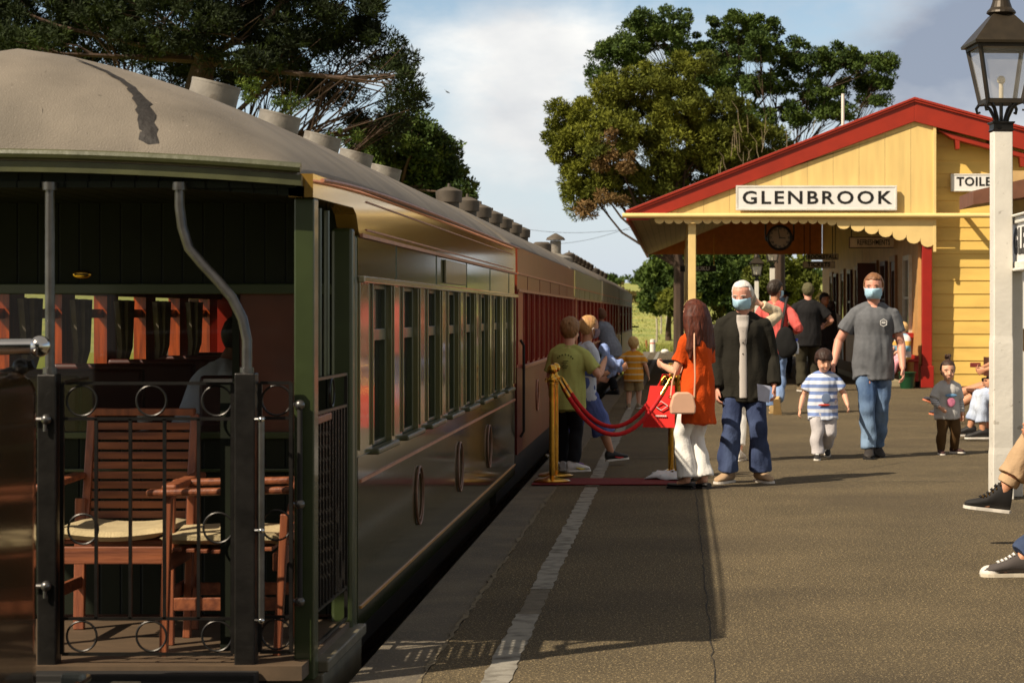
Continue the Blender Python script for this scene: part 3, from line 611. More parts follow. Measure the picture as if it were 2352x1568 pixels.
# ---------------------------------------------------------------- chairs, table and passenger on the balcony
M_CUSH = mat('cushion_cloth', (168, 152, 116), rough=.95, var=.12, vscale=10, bump=.5, bscale=120)
def make_chair(label, loc, rz):
    t = thing('wooden_armchair', label, 'armchair', loc, rz, 'slatted armchairs on the carriage balcony')
    W_ = .24
    for s in (-1, 1):
        MB().bar((s*W_, -.24, 0), (s*W_, -.22, .62), .045, .03).build('leg', M_WOODX, t, bevel=.004)
        MB().bar((s*W_, .20, 0), (s*W_, .23, .55), .045, .03).build('leg', M_WOODX, t, bevel=.004)
        MB().bar((s*(W_+.015), -.30, .635), (s*(W_+.015), .26, .645), .06, .028).build('armrest', M_WOODR, t, bevel=.01)
        MB().bar((s*(W_-.001), -.2, .2), (s*(W_-.001), .2, .2), .02, .05).build('side_rail', M_WOODR, t, bevel=.003)
    b = MB()
    for s in (-1, 1): b.bar((s*(W_-.02), .21, .38), (s*(W_-.02), .33, .90), .034, .03, (0, 1, 0))
    b.bar((-W_+.02, .33, .91), (W_-.02, .33, .91), .05, .03)
    fr = b.build('backrest', M_WOODX, t, bevel=.004)
    sl = MB()
    for i in range(11): z = .44+i*.041; y = .21+(z-.38)*.12/.52; sl.bar((-W_+.037, y, z), (W_-.037, y, z), .012, .031)
    sl.build('back_slats', M_WOODR, fr, bevel=.002)
    for q in (-.23, .19): MB().bar((-W_+.02, q, .36), (W_-.02, q, .36), .022, .07).build('seat_rail', M_WOODR, t, bevel=.004)
    st = MB()
    for i in range(8): st.box(-W_+.02, W_-.02, -.21+i*.05, -.21+i*.05+.036, .405-.012*math.sin(PI*(i+.5)/8), .42-.012*math.sin(PI*(i+.5)/8))
    st.build('seat', M_WOODR, t, bevel=.003)
    cb = MB()
    n = 10; rs = []
    for i in range(n+1):
        x = -W_+.02+(2*W_-.04)*i/n; d = -.02*math.sin(PI*i/n); e = .012 if i in (0, n) else .028
        rs.append([Vector((x, y, .455+d+zz*e)) for y, zz in ((-.24, -.7), (-.26, 0), (-.24, .7), (0, 1), (.18, .8), (.2, 0), (.18, -.8), (0, -.9))])
    cb.rings(rs).build('cushion', M_CUSH, t, smooth=True)
    return t
make_chair('slatted wooden armchair facing the gate, its beige cushion behind the railing bars', (-2.285, 8.98, .10), 0)
make_chair('slatted wooden armchair turned sideways beside the end post, with a pale cushion', (-1.77, 8.72, .10), R(-88))
MB().box(-1.755, -1.70, 8.35, 8.37, .14, 1.17).build('gate_stile', M_WALLG, gc)
tb = wthing('saloon_table', 'small dark table behind the balcony window carrying white cups', 'table', (-2.1, 10.0, .14))
MB().box(-2.55, -1.75, 9.7, 10.25, .88, .905).build('tabletop', M_PANEL, tb, bevel=.005)
MB().box(-2.2, -2.1, 9.95, 10.05, .14, .879).build('pedestal', M_PANEL, tb)
for i, (x, y) in enumerate(((-1.98, 9.78), (-1.90, 9.80), (-1.83, 9.77), (-2.40, 9.8))):
    c = MB().lathe([(.018, 0), (.03, .02), (.036, .07), (.033, .07), (.026, .02), (0.001, .012)], (x, y, .905), 16).build('cup', M_WHITEISH, None, smooth=True)
    tag(c, ('white cup nearest the balcony end post on the saloon table', 'white cup in the middle of the close trio behind the window', 'white cup by the door edge behind the balcony window', 'single white cup standing apart on the saloon table')[i], 'cup', 'cups on the saloon table')
# ================================================================ the station
M_YEL = mat('cream_yellow_boards', (224, 192, 122), rough=.55, var=.09, vscale=2, stretch=(3, 3, .4), detail=8, bump=.1, bscale=30); boards(M_YEL, 0, .50, .5, .012)
M_YELP = mat('cream_yellow_paint', (226, 196, 130), rough=.5, var=.05, vscale=4)
M_CLAP = mat('yellow_weatherboard', (228, 190, 100), rough=.55, var=.10, vscale=2, stretch=(.5, 1, 2), detail=8, bump=.12, bscale=25)
M_BARGE = mat('red_barge', (150, 38, 16), rough=.45, var=.08, vscale=3, bump=.08, bscale=20)
M_REDPOST = mat('red_post', (150, 26, 12), rough=.5, var=.08, vscale=4)
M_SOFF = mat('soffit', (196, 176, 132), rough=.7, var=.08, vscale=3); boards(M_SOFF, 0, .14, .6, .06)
M_IRONROOF = mat('roof_iron', (120, 44, 30), rough=.5, var=.1)
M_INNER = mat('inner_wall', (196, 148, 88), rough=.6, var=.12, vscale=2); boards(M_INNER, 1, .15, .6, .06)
M_BRN = mat('brown_joinery', (84, 42, 24), rough=.45, var=.2, vscale=5)
M_WHITE = mat('white_paint', (214, 210, 200), rough=.55, var=.10, vscale=3, bump=.2, bscale=30, detail=8, speck=((120, 108, 90), 16, .68, .45))
M_SIGNW = mat('sign_white', (228, 226, 222), rough=.45, var=.03)
M_INK = mat('sign_black', (22, 20, 18), rough=.5, var=.02)
M_GLS = mat('window_glass', (40, 38, 34), rough=.05, spec=.9, var=.02)
YF = 42.0; KF = 119.0
def bx_(x): return (x-1557)/KF
def bz_(y): return 1.43+(720-y)/KF
XL, XA, XR = -.94, 4.56, 10.6                          # left eave, ridge, right eave
ZE = 3.42; ZA = 5.60; SL = (ZA-ZE)/(XA-XL)
st = wthing('station_building', 'cream yellow weatherboard railway station with red barge boards and scalloped valance', 'station building', (4.0, YF, 0))
SR = .27
def roofz(x): return ZA-(SL if x < XA else SR)*abs(x-XA)
# front gable panel of vertical boards
MB().prism([(XL+.08, 3.30), (4.955, 3.30), (4.955, roofz(4.955)-.34), (XA, ZA-.34), (XL+.08, roofz(XL+.08)-.2)], 'y', YF+.03, YF+.09).build('gable_panel', M_YEL, st)
MB().box(4.93, 4.985, YF-.005, YF+.0295, 2.62, roofz(4.96)-.36).build('corner_board', M_YELP, st, bevel=.004)
# barge boards with a moulded upper edge
bl = MB()
bl.prism([(XL-.02, ZE-.04), (XL-.02, ZE-.19), (XL+.35, ZE-.19), (XA, ZA-.47), (XA, ZA-.04)], 'y', YF-.03, YF+.029)
bl.prism([(XA+.001, ZA-.47), (XA+.001, ZA-.04), (XR, roofz(XR)-.04), (XR, roofz(XR)-.40)], 'y', YF-.03, YF+.029)
bl.build('barge_board', M_BARGE, st, bevel=.006)
bm_ = MB()
for dz, dy, th in ((0, .055, .05), (-.055, .04, .035)):
    bm_.prism([(XL-.06, ZE+dz-.045), (XL-.06, ZE+dz), (XA, ZA+dz), (XR, roofz(XR)+dz), (XR, roofz(XR)+dz-th), (XA, ZA+dz-th), (XL-.06, ZE+dz-th)][1:], 'y', YF-.03-dy, YF-.031)
bm_.build('barge_moulding', M_BARGE, st, bevel=.006)
Y2 = 70.4
MB().prism([(XL-.05, ZE-.045), (XA, ZA-.045), (XR, roofz(XR)-.045), (XR, roofz(XR)-.005), (XA, ZA-.005), (XL-.05, ZE-.005)], 'y', YF-.02, Y2).build('roof', M_IRONROOF, st)
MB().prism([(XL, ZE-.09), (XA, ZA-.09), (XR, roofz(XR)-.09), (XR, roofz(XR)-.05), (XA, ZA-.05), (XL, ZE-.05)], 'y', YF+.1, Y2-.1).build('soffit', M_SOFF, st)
MB().box(XL-.06, XL-.01, YF+.1, Y2, ZE-.19, ZE-.06).build('eave_fascia', M_BARGE, st)
# far gable infill, seen from inside under the roof
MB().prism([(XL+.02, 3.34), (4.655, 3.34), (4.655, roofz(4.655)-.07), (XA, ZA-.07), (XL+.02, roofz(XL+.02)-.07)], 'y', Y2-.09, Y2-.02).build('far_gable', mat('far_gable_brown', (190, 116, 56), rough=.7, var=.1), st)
# beam, scalloped valance sweeping down to the post
MB().tube([(-1.07, YF-.07, 3.315), (9.0, YF-.07, 3.315)], .05, 10).build('gutter_pipe', M_YELP, st, smooth=True)
def val_z(x):                                          # bottom line of the valance
    if x < 2.6: return 3.215
    t = min(1, (x-2.6)/2.3); return 3.215-.43*(t**1.5)*(1.18-.18*t)
pts = []; p_ = .185; x = -.45
while x < 4.90:
    w = p_ if x < 3 else .27
    if x+w > 4.96: w = 4.955-x
    zc = val_z(x+w/2)
    for k in range(7): a = PI-PI*k/6; pts.append((x+w/2+w/2*math.cos(a), zc+.02-w*.42*math.sin(a)+(.0 if k else .0)))
    x += w
pts = [p for i, p in enumerate(pts) if i == 0 or abs(p[0]-pts[i-1][0])+abs(p[1]-pts[i-1][1]) > 1e-4]
vm = MB()                                              # one strip of quads between the beam and the scallops
vs = [(px, y, z) for y in (YF+.0, YF+.028) for px, pz in pts for z in (3.285, pz)]
n = len(pts); fs = []
for L_ in (0, 1):
    for i in range(n-1): o = L_*2*n+i*2; fs.append((o, o+1, o+3, o+2))
for i in range(n-1): a = i*2+1; fs.append((a, a+2, a+2+2*n, a+2*n))
vm.add(vs, fs).build('valance', M_YELP, st)
# posts
MB().box(.20, .35, YF+.1, YF+.25, 0, 3.25).build('veranda_post', M_YELP, st, bevel=.012)
MB().box(4.72, 4.91, YF+.03, YF+.22, 0, 2.9).box(4.69, 4.94, YF+.0, YF+.25, 0, .42).build('corner_post', M_REDPOST, st, bevel=.01)
for y in (51, 60, 69.5): MB().box(.2, .35, y, y+.15, 0, 3.5).build('veranda_post', M_YELP, st, bevel=.012)
# weatherboard end wall right of the post: each board a tapered lap
YW2 = YF+.42
wb = MB(); z = 0.0; pitch = .258
while z < 5.05:
    xr = min(9.2, XA+(ZA-.28-(z+pitch))/SR)
    wb.add([(4.93, YW2-.020, z), (xr, YW2-.020, z), (xr, YW2-.004, z+pitch), (4.93, YW2-.004, z+pitch), (4.93, YW2+.05, z), (xr, YW2+.05, z), (xr, YW2+.05, z+pitch), (4.93, YW2+.05, z+pitch)],
           [(0, 1, 2, 3), (4, 7, 6, 5), (0, 4, 5, 1), (2, 6, 7, 3), (0, 3, 7, 4), (1, 5, 6, 2)])
    z += pitch+.0015
wb.build('weatherboards', M_CLAP, st)
MB().prism([(5.0, ZA-.62), (5.1, ZA-.5), (XR, roofz(XR)-.5), (XR, roofz(XR)-.9), (5.0, roofz(5.0)-.9)][:0] or [(5.02, roofz(5.02)-.50), (XR, roofz(XR)-.50), (XR, roofz(XR)-.60), (5.3, roofz(5.3)-.60)], 'y', YF+.03, YF+.30).build('eave_bracket', M_BARGE, st, bevel=.01)
for x in (5.35, 6.6): MB().prism([(x, roofz(x)-.601), (x+.09, roofz(x+.09)-.601), (x+.09, roofz(x)-.78), (x+.03, roofz(x)-.78)], 'y', YF+.03, YF+.3).build('corbel', M_BARGE, st)
MB().cyl((5.6, YF-.07, 3.33), (5.6, YW2-.02, 3.33), .05, 10).build('pipe_elbow', M_YELP, st, smooth=True)
# side wall under the canopy, with doors and windows
XWL = 4.66
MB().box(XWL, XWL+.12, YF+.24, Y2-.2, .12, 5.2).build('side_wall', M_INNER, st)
MB().box(XWL+.12, 9.2, Y2-.3, Y2-.2, 0, 3.3).build('back_wall', M_CLAP, st)
MB().box(9.1, 9.2, YW2+.06, Y2-.31, 0, 3.3).build('far_wall', M_CLAP, st)
def side_door(y, w=1.0, h=2.25):
    f = MB().box(XWL-.06, XWL-.001, y, y+.1, .12, h).box(XWL-.06, XWL-.001, y+w, y+w+.1, .12, h).box(XWL-.06, XWL-.001, y, y+w+.1, h+.001, h+.12).build('door_frame', mat('door_frame_tan', (150, 104, 58), rough=.5), st)
    d = MB().box(XWL-.03, XWL-.002, y+.101, y+w-.001, .13, h-.001).build('door', M_BRN, f)
    MB().box(XWL-.034, XWL-.031, y+.25, y+w-.15, 1.1, h-.2).build('pane', M_GLS, d)
for y in (46.2, 50.5, 55.5, 60.5, 65): side_door(y, 1.5 if y == 50.5 else 1.1, 2.55)
for y in (43.3, 48.3, 53, 58, 63.2):
    f = MB().box(XWL-.07, XWL-.001, y, y+.09, 1.0, 2.5).box(XWL-.07, XWL-.001, y+1.1, y+1.19, 1.0, 2.5).box(XWL-.1, XWL-.001, y-.05, y+1.24, .9, .999).box(XWL-.07, XWL-.001, y, y+1.19, 2.501, 2.6).box(XWL-.05, XWL-.001, y+.091, y+1.099, 1.72, 1.77).build('window', M_BRN if y > 44 else mat('white_window', (206, 196, 170), rough=.5), st)
    MB().box(XWL-.02, XWL-.002, y+.091, y+1.099, 1.0, 1.719).box(XWL-.02, XWL-.002, y+.091, y+1.099, 1.771, 2.5).build('pane', M_GLS, f)
MB().box(4.3, 4.66, 43.0, 44.7, .95, 1.05).build('window_shelf', M_REDPOST, st, bevel=.01)
# open doors folding out, their edges seen as dark uprights
for y in (50.45,): MB().box(XWL-.5, XWL-.07, y, y+.045, .14, 2.6).build('open_door', M_BRN, st)
MB().box(3.85, 4.65, 42.6, 70.2, .0, .12).build('threshold', mat('threshold_stone', (150, 138, 108), rough=.8, var=.1), st, bevel=.01)
# roof pipe
tag(MB().cyl((bx_(1990), 48, 4.6), (bx_(1990), 48, 6.27), .035, 12).build('vent_pipe', M_WHITE, st, smooth=True), 'white pipe standing above the red roof')
# ---------------------------------------------------------------- signs
def sign(label, cat, x0, x1, y, z0, z1, txt, size, frame=.03, mf=None, mb=None, ink=None, th=.04, sx=1.0, bold=.004, space=1.1, group=None):
    s = wthing('station_sign' if cat == 'sign' else cat, label, 'sign', ((x0+x1)/2, y, z0), group)
    MB().box(x0+frame, x1-frame, y+.008, y+th, z0+frame, z1-frame).build('board', mb or M_SIGNW, s)
    f = MB().box(x0, x1, y, y+th, z0, z0+frame).box(x0, x1, y, y+th, z1-frame, z1).box(x0, x0+frame, y, y+th, z0+frame, z1-frame).box(x1-frame, x1, y, y+th, z0+frame, z1-frame)
    f.build('frame', mf or M_WHITE, s, bevel=.006)
    for i, (t, zz) in enumerate(txt): text('lettering', t, ink or M_INK, s, ((x0+x1)/2, y+.006, zz), size, sx=sx, bold=bold, space=space)
    return s
sg = sign('long white station name sign reading GLENBROOK above the scalloped valance', 'sign', bx_(1690), bx_(2059), YF-.10, bz_(484), bz_(427), [('GLENBROOK', bz_(456))], .345, .04, sx=1.2, bold=.007, space=1.24, th=.06)
sign('white sign reading TOILETS on the yellow wall, partly behind the lamp post', 'sign', bx_(2188), bx_(2328), YW2-.12, bz_(438), bz_(397), [('TOILETS', bz_(416))], .235, .03, sx=1.0, bold=.007, space=1.1)
kx = 5000/52.0
def ux(x, Y): return (x-1557)*Y/5000
def uz(y, Y): return 1.43+(720-y)*Y/5000
M_TAN = mat('sign_tan', (244, 226, 186), rough=.6)
a = sign('small cream sign reading REFRESHMENTS hanging over a doorway under the canopy', 'sign', ux(1950, 47), ux(2063, 47), 47, uz(570, 47), uz(544, 47), [('REFRESHMENTS', uz(557, 47))], .165, .02, mf=M_BRN, mb=M_TAN, sx=.62, bold=.002, space=1.0)
MB().bar((3.75, 47.02, uz(544, 47)), (3.75, 47.02, 3.9), .02, .02).bar((4.6, 47.02, uz(544, 47)), (4.6, 47.02, 3.9), .02, .02).build('hanger', M_IRON, a)
b = sign('small sign reading BOOKSTALL under the canopy, above the one reading TICKETS', 'sign', ux(1852, 56), ux(1926, 56), 56, uz(597, 56), uz(583, 56), [('BOOKSTALL', uz(590, 56))], .135, .012, mf=M_BRN, mb=M_TAN, sx=.95, bold=.006)
MB().bar((3.4, 56.02, uz(583, 56)), (3.4, 56.02, 4.2), .02, .02).bar((4.05, 56.02, uz(583, 56)), (4.05, 56.02, 4.2), .02, .02).build('hanger', M_IRON, b)
b = sign('small sign reading TICKETS directly below the BOOKSTALL sign', 'sign', ux(1844, 56), ux(1918, 56), 56, uz(616, 56), uz(600, 56), [('TICKETS', uz(608, 56))], .15, .012, mf=M_BRN, mb=M_TAN, sx=.95, bold=.006)
MB().bar((3.25, 56.02, uz(600, 56)), (3.25, 56.02, 4.2), .02, .02).bar((3.98, 56.02, uz(600, 56)), (3.98, 56.02, 4.2), .02, .02).build('hanger', M_IRON, b)
b = sign('dark sign reading WAIUKU hanging behind the cream veranda post', 'sign', ux(1562, 68), ux(1645, 68), 68, uz(624, 68), uz(610, 68), [('WAIUKU', uz(617, 68))], .17, .012, mf=M_INK, mb=M_INK, ink=M_SIGNW, sx=1, bold=.006)
MB().bar((ux(1575, 68), 68.02, uz(610, 68)), (ux(1575, 68), 68.02, 3.9), .02, .02).bar((ux(1640, 68), 68.02, uz(610, 68)), (ux(1640, 68), 68.02, 3.9), .02, .02).build('hanger', M_BRASS, b)
# ---------------------------------------------------------------- clock
YK = 44.0; cx, cz = ux(1791, YK), uz(546, YK); r_ = 27*YK/5000
ck = wthing('station_clock', 'round black-rimmed station clock hanging under the canopy', 'clock', (cx, YK, cz))
MB().torus((cx, YK, cz), r_, .028, 'y', 32, 8).cyl((cx, YK+.03, cz), (cx, YK+.1, cz), r_+.01, 28).build('case', M_IRON, ck, smooth=True)
MB().cyl((cx, YK+.0, cz), (cx, YK+.029, cz), r_-.005, 32).build('face', mat('clock_face', (140, 122, 98), rough=.5, var=.03), ck)
MB().bar((cx, YK-.004, cz), (cx-.035, YK-.004, cz+.17), .014, .006, (0, 1, 0)).bar((cx, YK-.004, cz), (cx+.12, YK-.004, cz-.01), .02, .006, (0, 1, 0)).sphere((cx, YK-.006, cz), .015).build('hands', M_INK, ck)
rn = ['XII', 'I', 'II', 'III', 'IIII', 'V', 'VI', 'VII', 'VIII', 'IX', 'X', 'XI']
for i, s in enumerate(rn): text('numeral', s, M_INK, ck, (cx+.185*math.sin(2*PI*i/12), YK-.004, cz+.185*math.cos(2*PI*i/12)), .065, bold=.002, ex=.001)
MB().tube([(cx-r_-.04, YK+.05, cz-.05), (cx-r_-.05, YK+.05, cz+.1), (cx-r_-.045, YK+.05, 3.6)], .018, 8).tube([(cx+r_+.04, YK+.05, cz-.05), (cx+r_+.05, YK+.05, cz+.1), (cx+r_+.045, YK+.05, 3.6)], .018, 8).tube([(cx-r_-.04, YK+.05, cz-.05), (cx-r_*.7, YK+.05, cz-.1), (cx-r_*.6, YK+.05, cz)], .018, 8).tube([(cx+r_+.04, YK+.05, cz-.05), (cx+r_*.7, YK+.05, cz-.1), (cx+r_*.6, YK+.05, cz)], .018, 8).build('bracket', M_IRON, ck, smooth=True)
# ---------------------------------------------------------------- side wing at the right edge
wg = wthing('station_wing', 'shaded wing of the station with a brown eave behind the name board', 'building', (6.4, 30, 0))
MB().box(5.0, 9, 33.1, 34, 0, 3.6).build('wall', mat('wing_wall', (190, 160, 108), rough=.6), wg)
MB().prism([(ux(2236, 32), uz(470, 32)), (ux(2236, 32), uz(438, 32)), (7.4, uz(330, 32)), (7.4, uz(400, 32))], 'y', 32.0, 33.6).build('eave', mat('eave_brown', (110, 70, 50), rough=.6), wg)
MB().box(5.13, 5.2, 33.02, 33.09, .9, uz(515, 33)).box(5.2, 6.2, 33.02, 33.09, uz(535, 33), uz(515, 33)).build('window_frame', M_BRN, wg)
MB().box(5.21, 6.1, 33.04, 33.09, 1.2, uz(536, 33)).build('notice', M_SIGNW, wg)
# ---------------------------------------------------------------- lamp posts
def lamp(label, x, y, H=3.86, s=1.0, group='gas style platform lamps', rz=0):
    t = thing('platform_lamp', label, 'lamp post', (x, y, 0), rz, group)
    w = .078*s; k = H/3.86; zt = 2.83*k
    MB().lathe([(w*1.5, 0), (w*1.5, .35), (w*1.42, .4), (w*1.42, 1.2), (w*1.34, 1.26), (w*1.34, zt)], (0, 0, 0), 4, True).build('post', M_WHITE, t, bevel=.008)
    MB().lathe([(w*1.36, 0), (w*1.5, .01), (w*1.38, .02), (w*1.38, .055), (w*1.6, .065), (w*1.6, .075)], (0, 0, zt), 4, True).build('collar', M_IRON, t)
    zb = 3.06*k; zr = 3.49*k; wb, wt = .135*s, .215*s
    br = MB()
    for a in range(4):
        c, d = math.cos(PI/4+PI/2*a), math.sin(PI/4+PI/2*a)
        q = [(.05*s, zt+.07), (.06*s, zt+.11), (.10*s, zb-.05), (.15*s, zb-.01), (.20*s, zb-.01), (.225*s, zb-.04), (.215*s, zb-.075), (.19*s, zb-.07)]
        br.tube([(c*r_, d*r_, z) for r_, z in q], [.015*s]*5+[.013*s, .011*s, .009*s], 6)
    br.tube([(0, 0, zt+.07), (0, 0, zb)], .015*s, 8); br.build('bracket', M_IRON, t, smooth=True)
    fr = MB(); c = [(1, 1), (1, -1), (-1, -1), (-1, 1)]
    for i in range(4):
        a, b = c[i], c[(i+1) % 4]
        fr.bar((a[0]*wb, a[1]*wb, zb), (a[0]*wt, a[1]*wt, zr), .026*s, .026*s)
        fr.bar((a[0]*wb, a[1]*wb, zb), (b[0]*wb, b[1]*wb, zb), .026*s, .034*s); fr.bar((a[0]*wt, a[1]*wt, zr), (b[0]*wt, b[1]*wt, zr), .028*s, .05*s)
    ln_ = fr.build('lantern_frame', mat('lamp_metal', (44, 37, 28), rough=.5, metal=.3, var=.2), t)
    g_ = MB()
    for i in range(4):
        a, b = c[i], c[(i+1) % 4]; v = [(a[0]*wb*.97, a[1]*wb*.97, zb+.012), (b[0]*wb*.97, b[1]*wb*.97, zb+.012), (b[0]*wt*.97, b[1]*wt*.97, zr-.012), (a[0]*wt*.97, a[1]*wt*.97, zr-.012)]
        g_.add(v, [(0, 1, 2, 3)])
    g_.build('pane', mat('lamp_glass', (190, 186, 178), rough=.25, alpha=.3, spec=.6, var=.1, vscale=8), ln_)
    MB().sphere((0, 0, zb+.17*s), .033*s, 14, 10).cyl((0, 0, zb), (0, 0, zb+.15*s), .018*s, 10).build('bulb', mat('bulb_white', (226, 214, 186), rough=.35), ln_, smooth=True)
    hd = MB().lathe([(wt*1.414+.06, -.02), (wt*1.414+.065, 0), (.12*s, .215*k), (.10*s, .225*k)], (0, 0, zr+.02), 4, True)
    hd.lathe([(.085*s, 0), (.115*s, .02), (.11*s, .035), (.085*s, .06), (.068*s, .11), (.065*s, .15), (.075*s, .155), (.072*s, .165), (.03, .17), (.03, .2), (.01, .24)], (0, 0, zr+.235*k), 20)
    hd.build('hood', mat('lamp_hood', (52, 44, 32), rough=.45, metal=.4, var=.15, vscale=12), t)
    return t
lamp('tall white lamp post with a dark glass lantern in front of the name board', 2.495, 16.8, rz=R(5))
lamp('white lamp post far off beyond the canopy, its clear lantern below roof level', ux(1738, 76), 76, 3.5, .95)
l3 = lamp('plain taller white lamp post far off beside the lantern seen under the canopy', ux(1774, 72), 72, 4.0, 1.1)
# ---------------------------------------------------------------- name board on posts (cut off by the right edge)
nb = thing('name_board', 'white station name board on posts beginning GLE behind the lamp post', 'name board', (2.635, 17.15, 0), R(-89))
MB().box(0, 2.2, -.03, .03, 1.83, 2.12).build('board', M_SIGNW, nb)
MB().box(-.05, 2.25, -.05, .05, 2.121, 2.17).box(-.05, 2.25, -.05, .05, 1.78, 1.829).box(-.08, 2.28, -.075, .075, 2.171, 2.19).box(-.08, 2.28, -.07, .07, 1.755, 1.779).build('frame', M_WHITE, nb, bevel=.008)
for x in (.12, 2.08): MB().box(x-.05, x+.05, -.055, .055, 0, 1.754).build('post', M_WHITE, nb, bevel=.01)
text('lettering', 'GLENBROOK', M_INK, nb, (.24, -.032, 1.975), .27, sx=.98, bold=.01, ex=.003, space=1.15, align='LEFT')
# picket gate behind it
pf = wthing('picket_gate', 'white picket gate at the right edge below the name board', 'gate', (2.95, 18.6, 0))
for i in range(8): x = 2.93+i*.07; MB().prism([(x, .05), (x+.045, .05), (x+.045, 1.07), (x+.022, 1.11), (x, 1.07)], 'y', 18.6, 18.62).build('picket', M_WHITE, pf)
MB().box(2.92, 3.5, 18.621, 18.65, .25, .33).box(2.92, 3.5, 18.621, 18.65, .85, .93).build('rail', M_WHITE, pf)
# red bench under the canopy
rb = wthing('red_bench', 'red painted bench against the station wall beside the red corner post', 'bench', (4.4, 43, 0))
MB().box(4.05, 4.64, 41.9, 44.4, .50, .55).build('seat', M_REDPOST, rb, bevel=.01)
for y in (42.0, 44.2):
    MB().box(4.56, 4.64, y, y+.08, .121, .499).build('leg', M_REDPOST, rb); MB().bar((4.1, y+.04, .50), (4.6, y+.04, .15), .07, .06).build('brace', M_REDPOST, rb)
MB().box(4.6, 4.64, 41.9, 44.4, .551, .62).build('backrest', M_REDPOST, rb, bevel=.01)
bn = wthing('litter_bin', 'green bucket on the ground under the red bench', 'bin', (4.38, 41.6, 0))
MB().lathe([(.13, 0), (.16, .3), (.175, .31), (.165, .3), (.12, .02)], (4.38, 41.6, 0), 20).build('bucket', mat('bin_green', (16, 62, 34), rough=.4), bn, smooth=True)
MB().torus((4.38, 41.6, .305), .17, .012, 'z', 24, 6).build('rim', mat('bin_green', (16, 62, 34)), bn, smooth=True)
# ---------------------------------------------------------------- far bits
YM = 81
mp_ = wthing('marker_post', 'short white marker post with an orange band at the platform end', 'post', (ux(1499, YM), YM, 0))
MB().lathe([(.1, -.0), (.1, .42), (.09, .46), (.03, .48)], (ux(1499, YM), YM, 0), 16).build('post', M_WHITE, mp_, smooth=True)
MB().cyl((ux(1499, YM), YM, .31), (ux(1499, YM), YM, .35), .104, 16).build('band', mat('band_orange', (214, 84, 40)), mp_)
tag(MB().lathe([(.14, 0), (.15, .05), (.1, .11), (.02, .13)], (ux(1527, 80), 80, 0), 14).build('white_stone', M_WHITE, smooth=True), 'small white stone at the platform end beside the marker post', 'stone')
for i, (x, y, h) in enumerate(((1484, 84, .45), (1465, 84, .4), (1508, 98, 1.1), (1518, 110, 1.2), (1531, 120, 1.2), (1538, 104, 1.0))):
    gz = ground_z(0, y)
    q = ux(x, y)
    lab = ('rust-brown stake in the dry grass left of the white marker post', 'thin grey stake nearest the last carriage beyond the platform', 'weathered grey fence post in the field right behind the marker post', 'grey fence post in the middle of the field', 'pale grey fence post high in the field, second from the veranda', 'grey fence post in the field nearest the woman in orange')[i]
    tag(MB().tube([(q, y, gz-.1), (q+.02, y, gz+h*.5), (q, y, gz+h)], [.055, .05, .045], 7).build('fence_post', mat('post_rust', (150, 96, 52)) if i == 0 else mat('post_grey', (158, 150, 132), rough=.9, var=.2), smooth=True), lab, 'fence post', 'posts in the field')
for i, (a, b) in enumerate((((1217, 522), (1450, 530)), ((1290, 562), (1480, 525)))):
    Y = 150
    pt = [(ux(a[0]+(b[0]-a[0])*t/10-40, Y), Y, uz(a[1]+(b[1]-a[1])*t/10, Y)-.25*math.sin(PI*t/10)) for t in range(-12, 13)]
    tag(MB().tube(pt, .012, 4).build('power_line', M_IRON), ('nearly level thin power line across the pale sky', 'thin power line sagging upward to the station roof')[i], 'power line', 'power lines in the distance')
bd = wthing('bird', 'tiny dark bird gliding against the white cloud', 'bird', (ux(1028, 120), 120, uz(212, 120)))
c_ = Vector((ux(1028, 120), 120, uz(212, 120)))
MB().tube([c_+Vector((-.1, 0, .04)), c_, c_+Vector((.13, 0, -.05))], [.01, .04, .008], 8).add([c_+Vector((-.02, -.05, .01)), c_+Vector((.05, -.05, 0)), c_+Vector((-.16, -.35, .12)), c_+Vector((-.02, .05, .01)), c_+Vector((.05, .05, 0)), c_+Vector((.16, .35, .02))], [(0, 1, 2), (3, 4, 5)]).build('body', M_INK, bd, smooth=True)
# ================================================================ trees
rng = np.random.default_rng(5)
def leaf_mat(name, c1, c2, c3, sc=1.2):
    m = mat(name, c1, rough=.75, rgb2=c2, vscale=sc, detail=3, spec=.2, cr=(.38, .62), speck=(c3, sc*4, .55, .6))
    b = m.node_tree.nodes['Principled BSDF']
    return m
def add_mesh_np(name, v, f, m, parent):
    me = bpy.data.meshes.new(name); nv, nf = len(v), len(f); k = f.shape[1]
    me.vertices.add(nv); me.loops.add(nf*k); me.polygons.add(nf)
    me.vertices.foreach_set('co', v.astype(np.float32).ravel()); me.loops.foreach_set('vertex_index', f.astype(np.int32).ravel())
    me.polygons.foreach_set('loop_start', np.arange(0, nf*k, k, dtype=np.int32)); me.polygons.foreach_set('loop_total', np.full(nf, k, np.int32))
    me.update(calc_edges=True); return link(name, me, m, parent)
def leaves(cen, rad, n, size, asp=.45, up=.35, droop=0):
    """n leaf blades in each clump; cen (m,3), rad (m,) -> rhombus quads"""
    m = len(cen); c = np.repeat(cen, n, 0); r = np.repeat(rad, n)[:, None]
    d = rng.normal(size=(m*n, 3)); d /= np.linalg.norm(d, axis=1)[:, None]
    p = c+d*r*rng.uniform(.25, 1, (m*n, 1))**.6*np.array([1, 1, .75])
    ax = d*.9+rng.normal(size=d.shape)*.55+np.array([0, 0, up-droop]); ax /= np.linalg.norm(ax, axis=1)[:, None]
    s = np.cross(ax, rng.normal(size=d.shape)); s /= np.linalg.norm(s, axis=1)[:, None]
    L_ = size*rng.uniform(.6, 1.4, (m*n, 1)); w = L_*asp*.5
    v = np.stack([p-ax*L_*.5, p+s*w, p+ax*L_*.5, p-s*w], 1).reshape(-1, 3)
    f = np.arange(m*n*4).reshape(-1, 4); return v, f
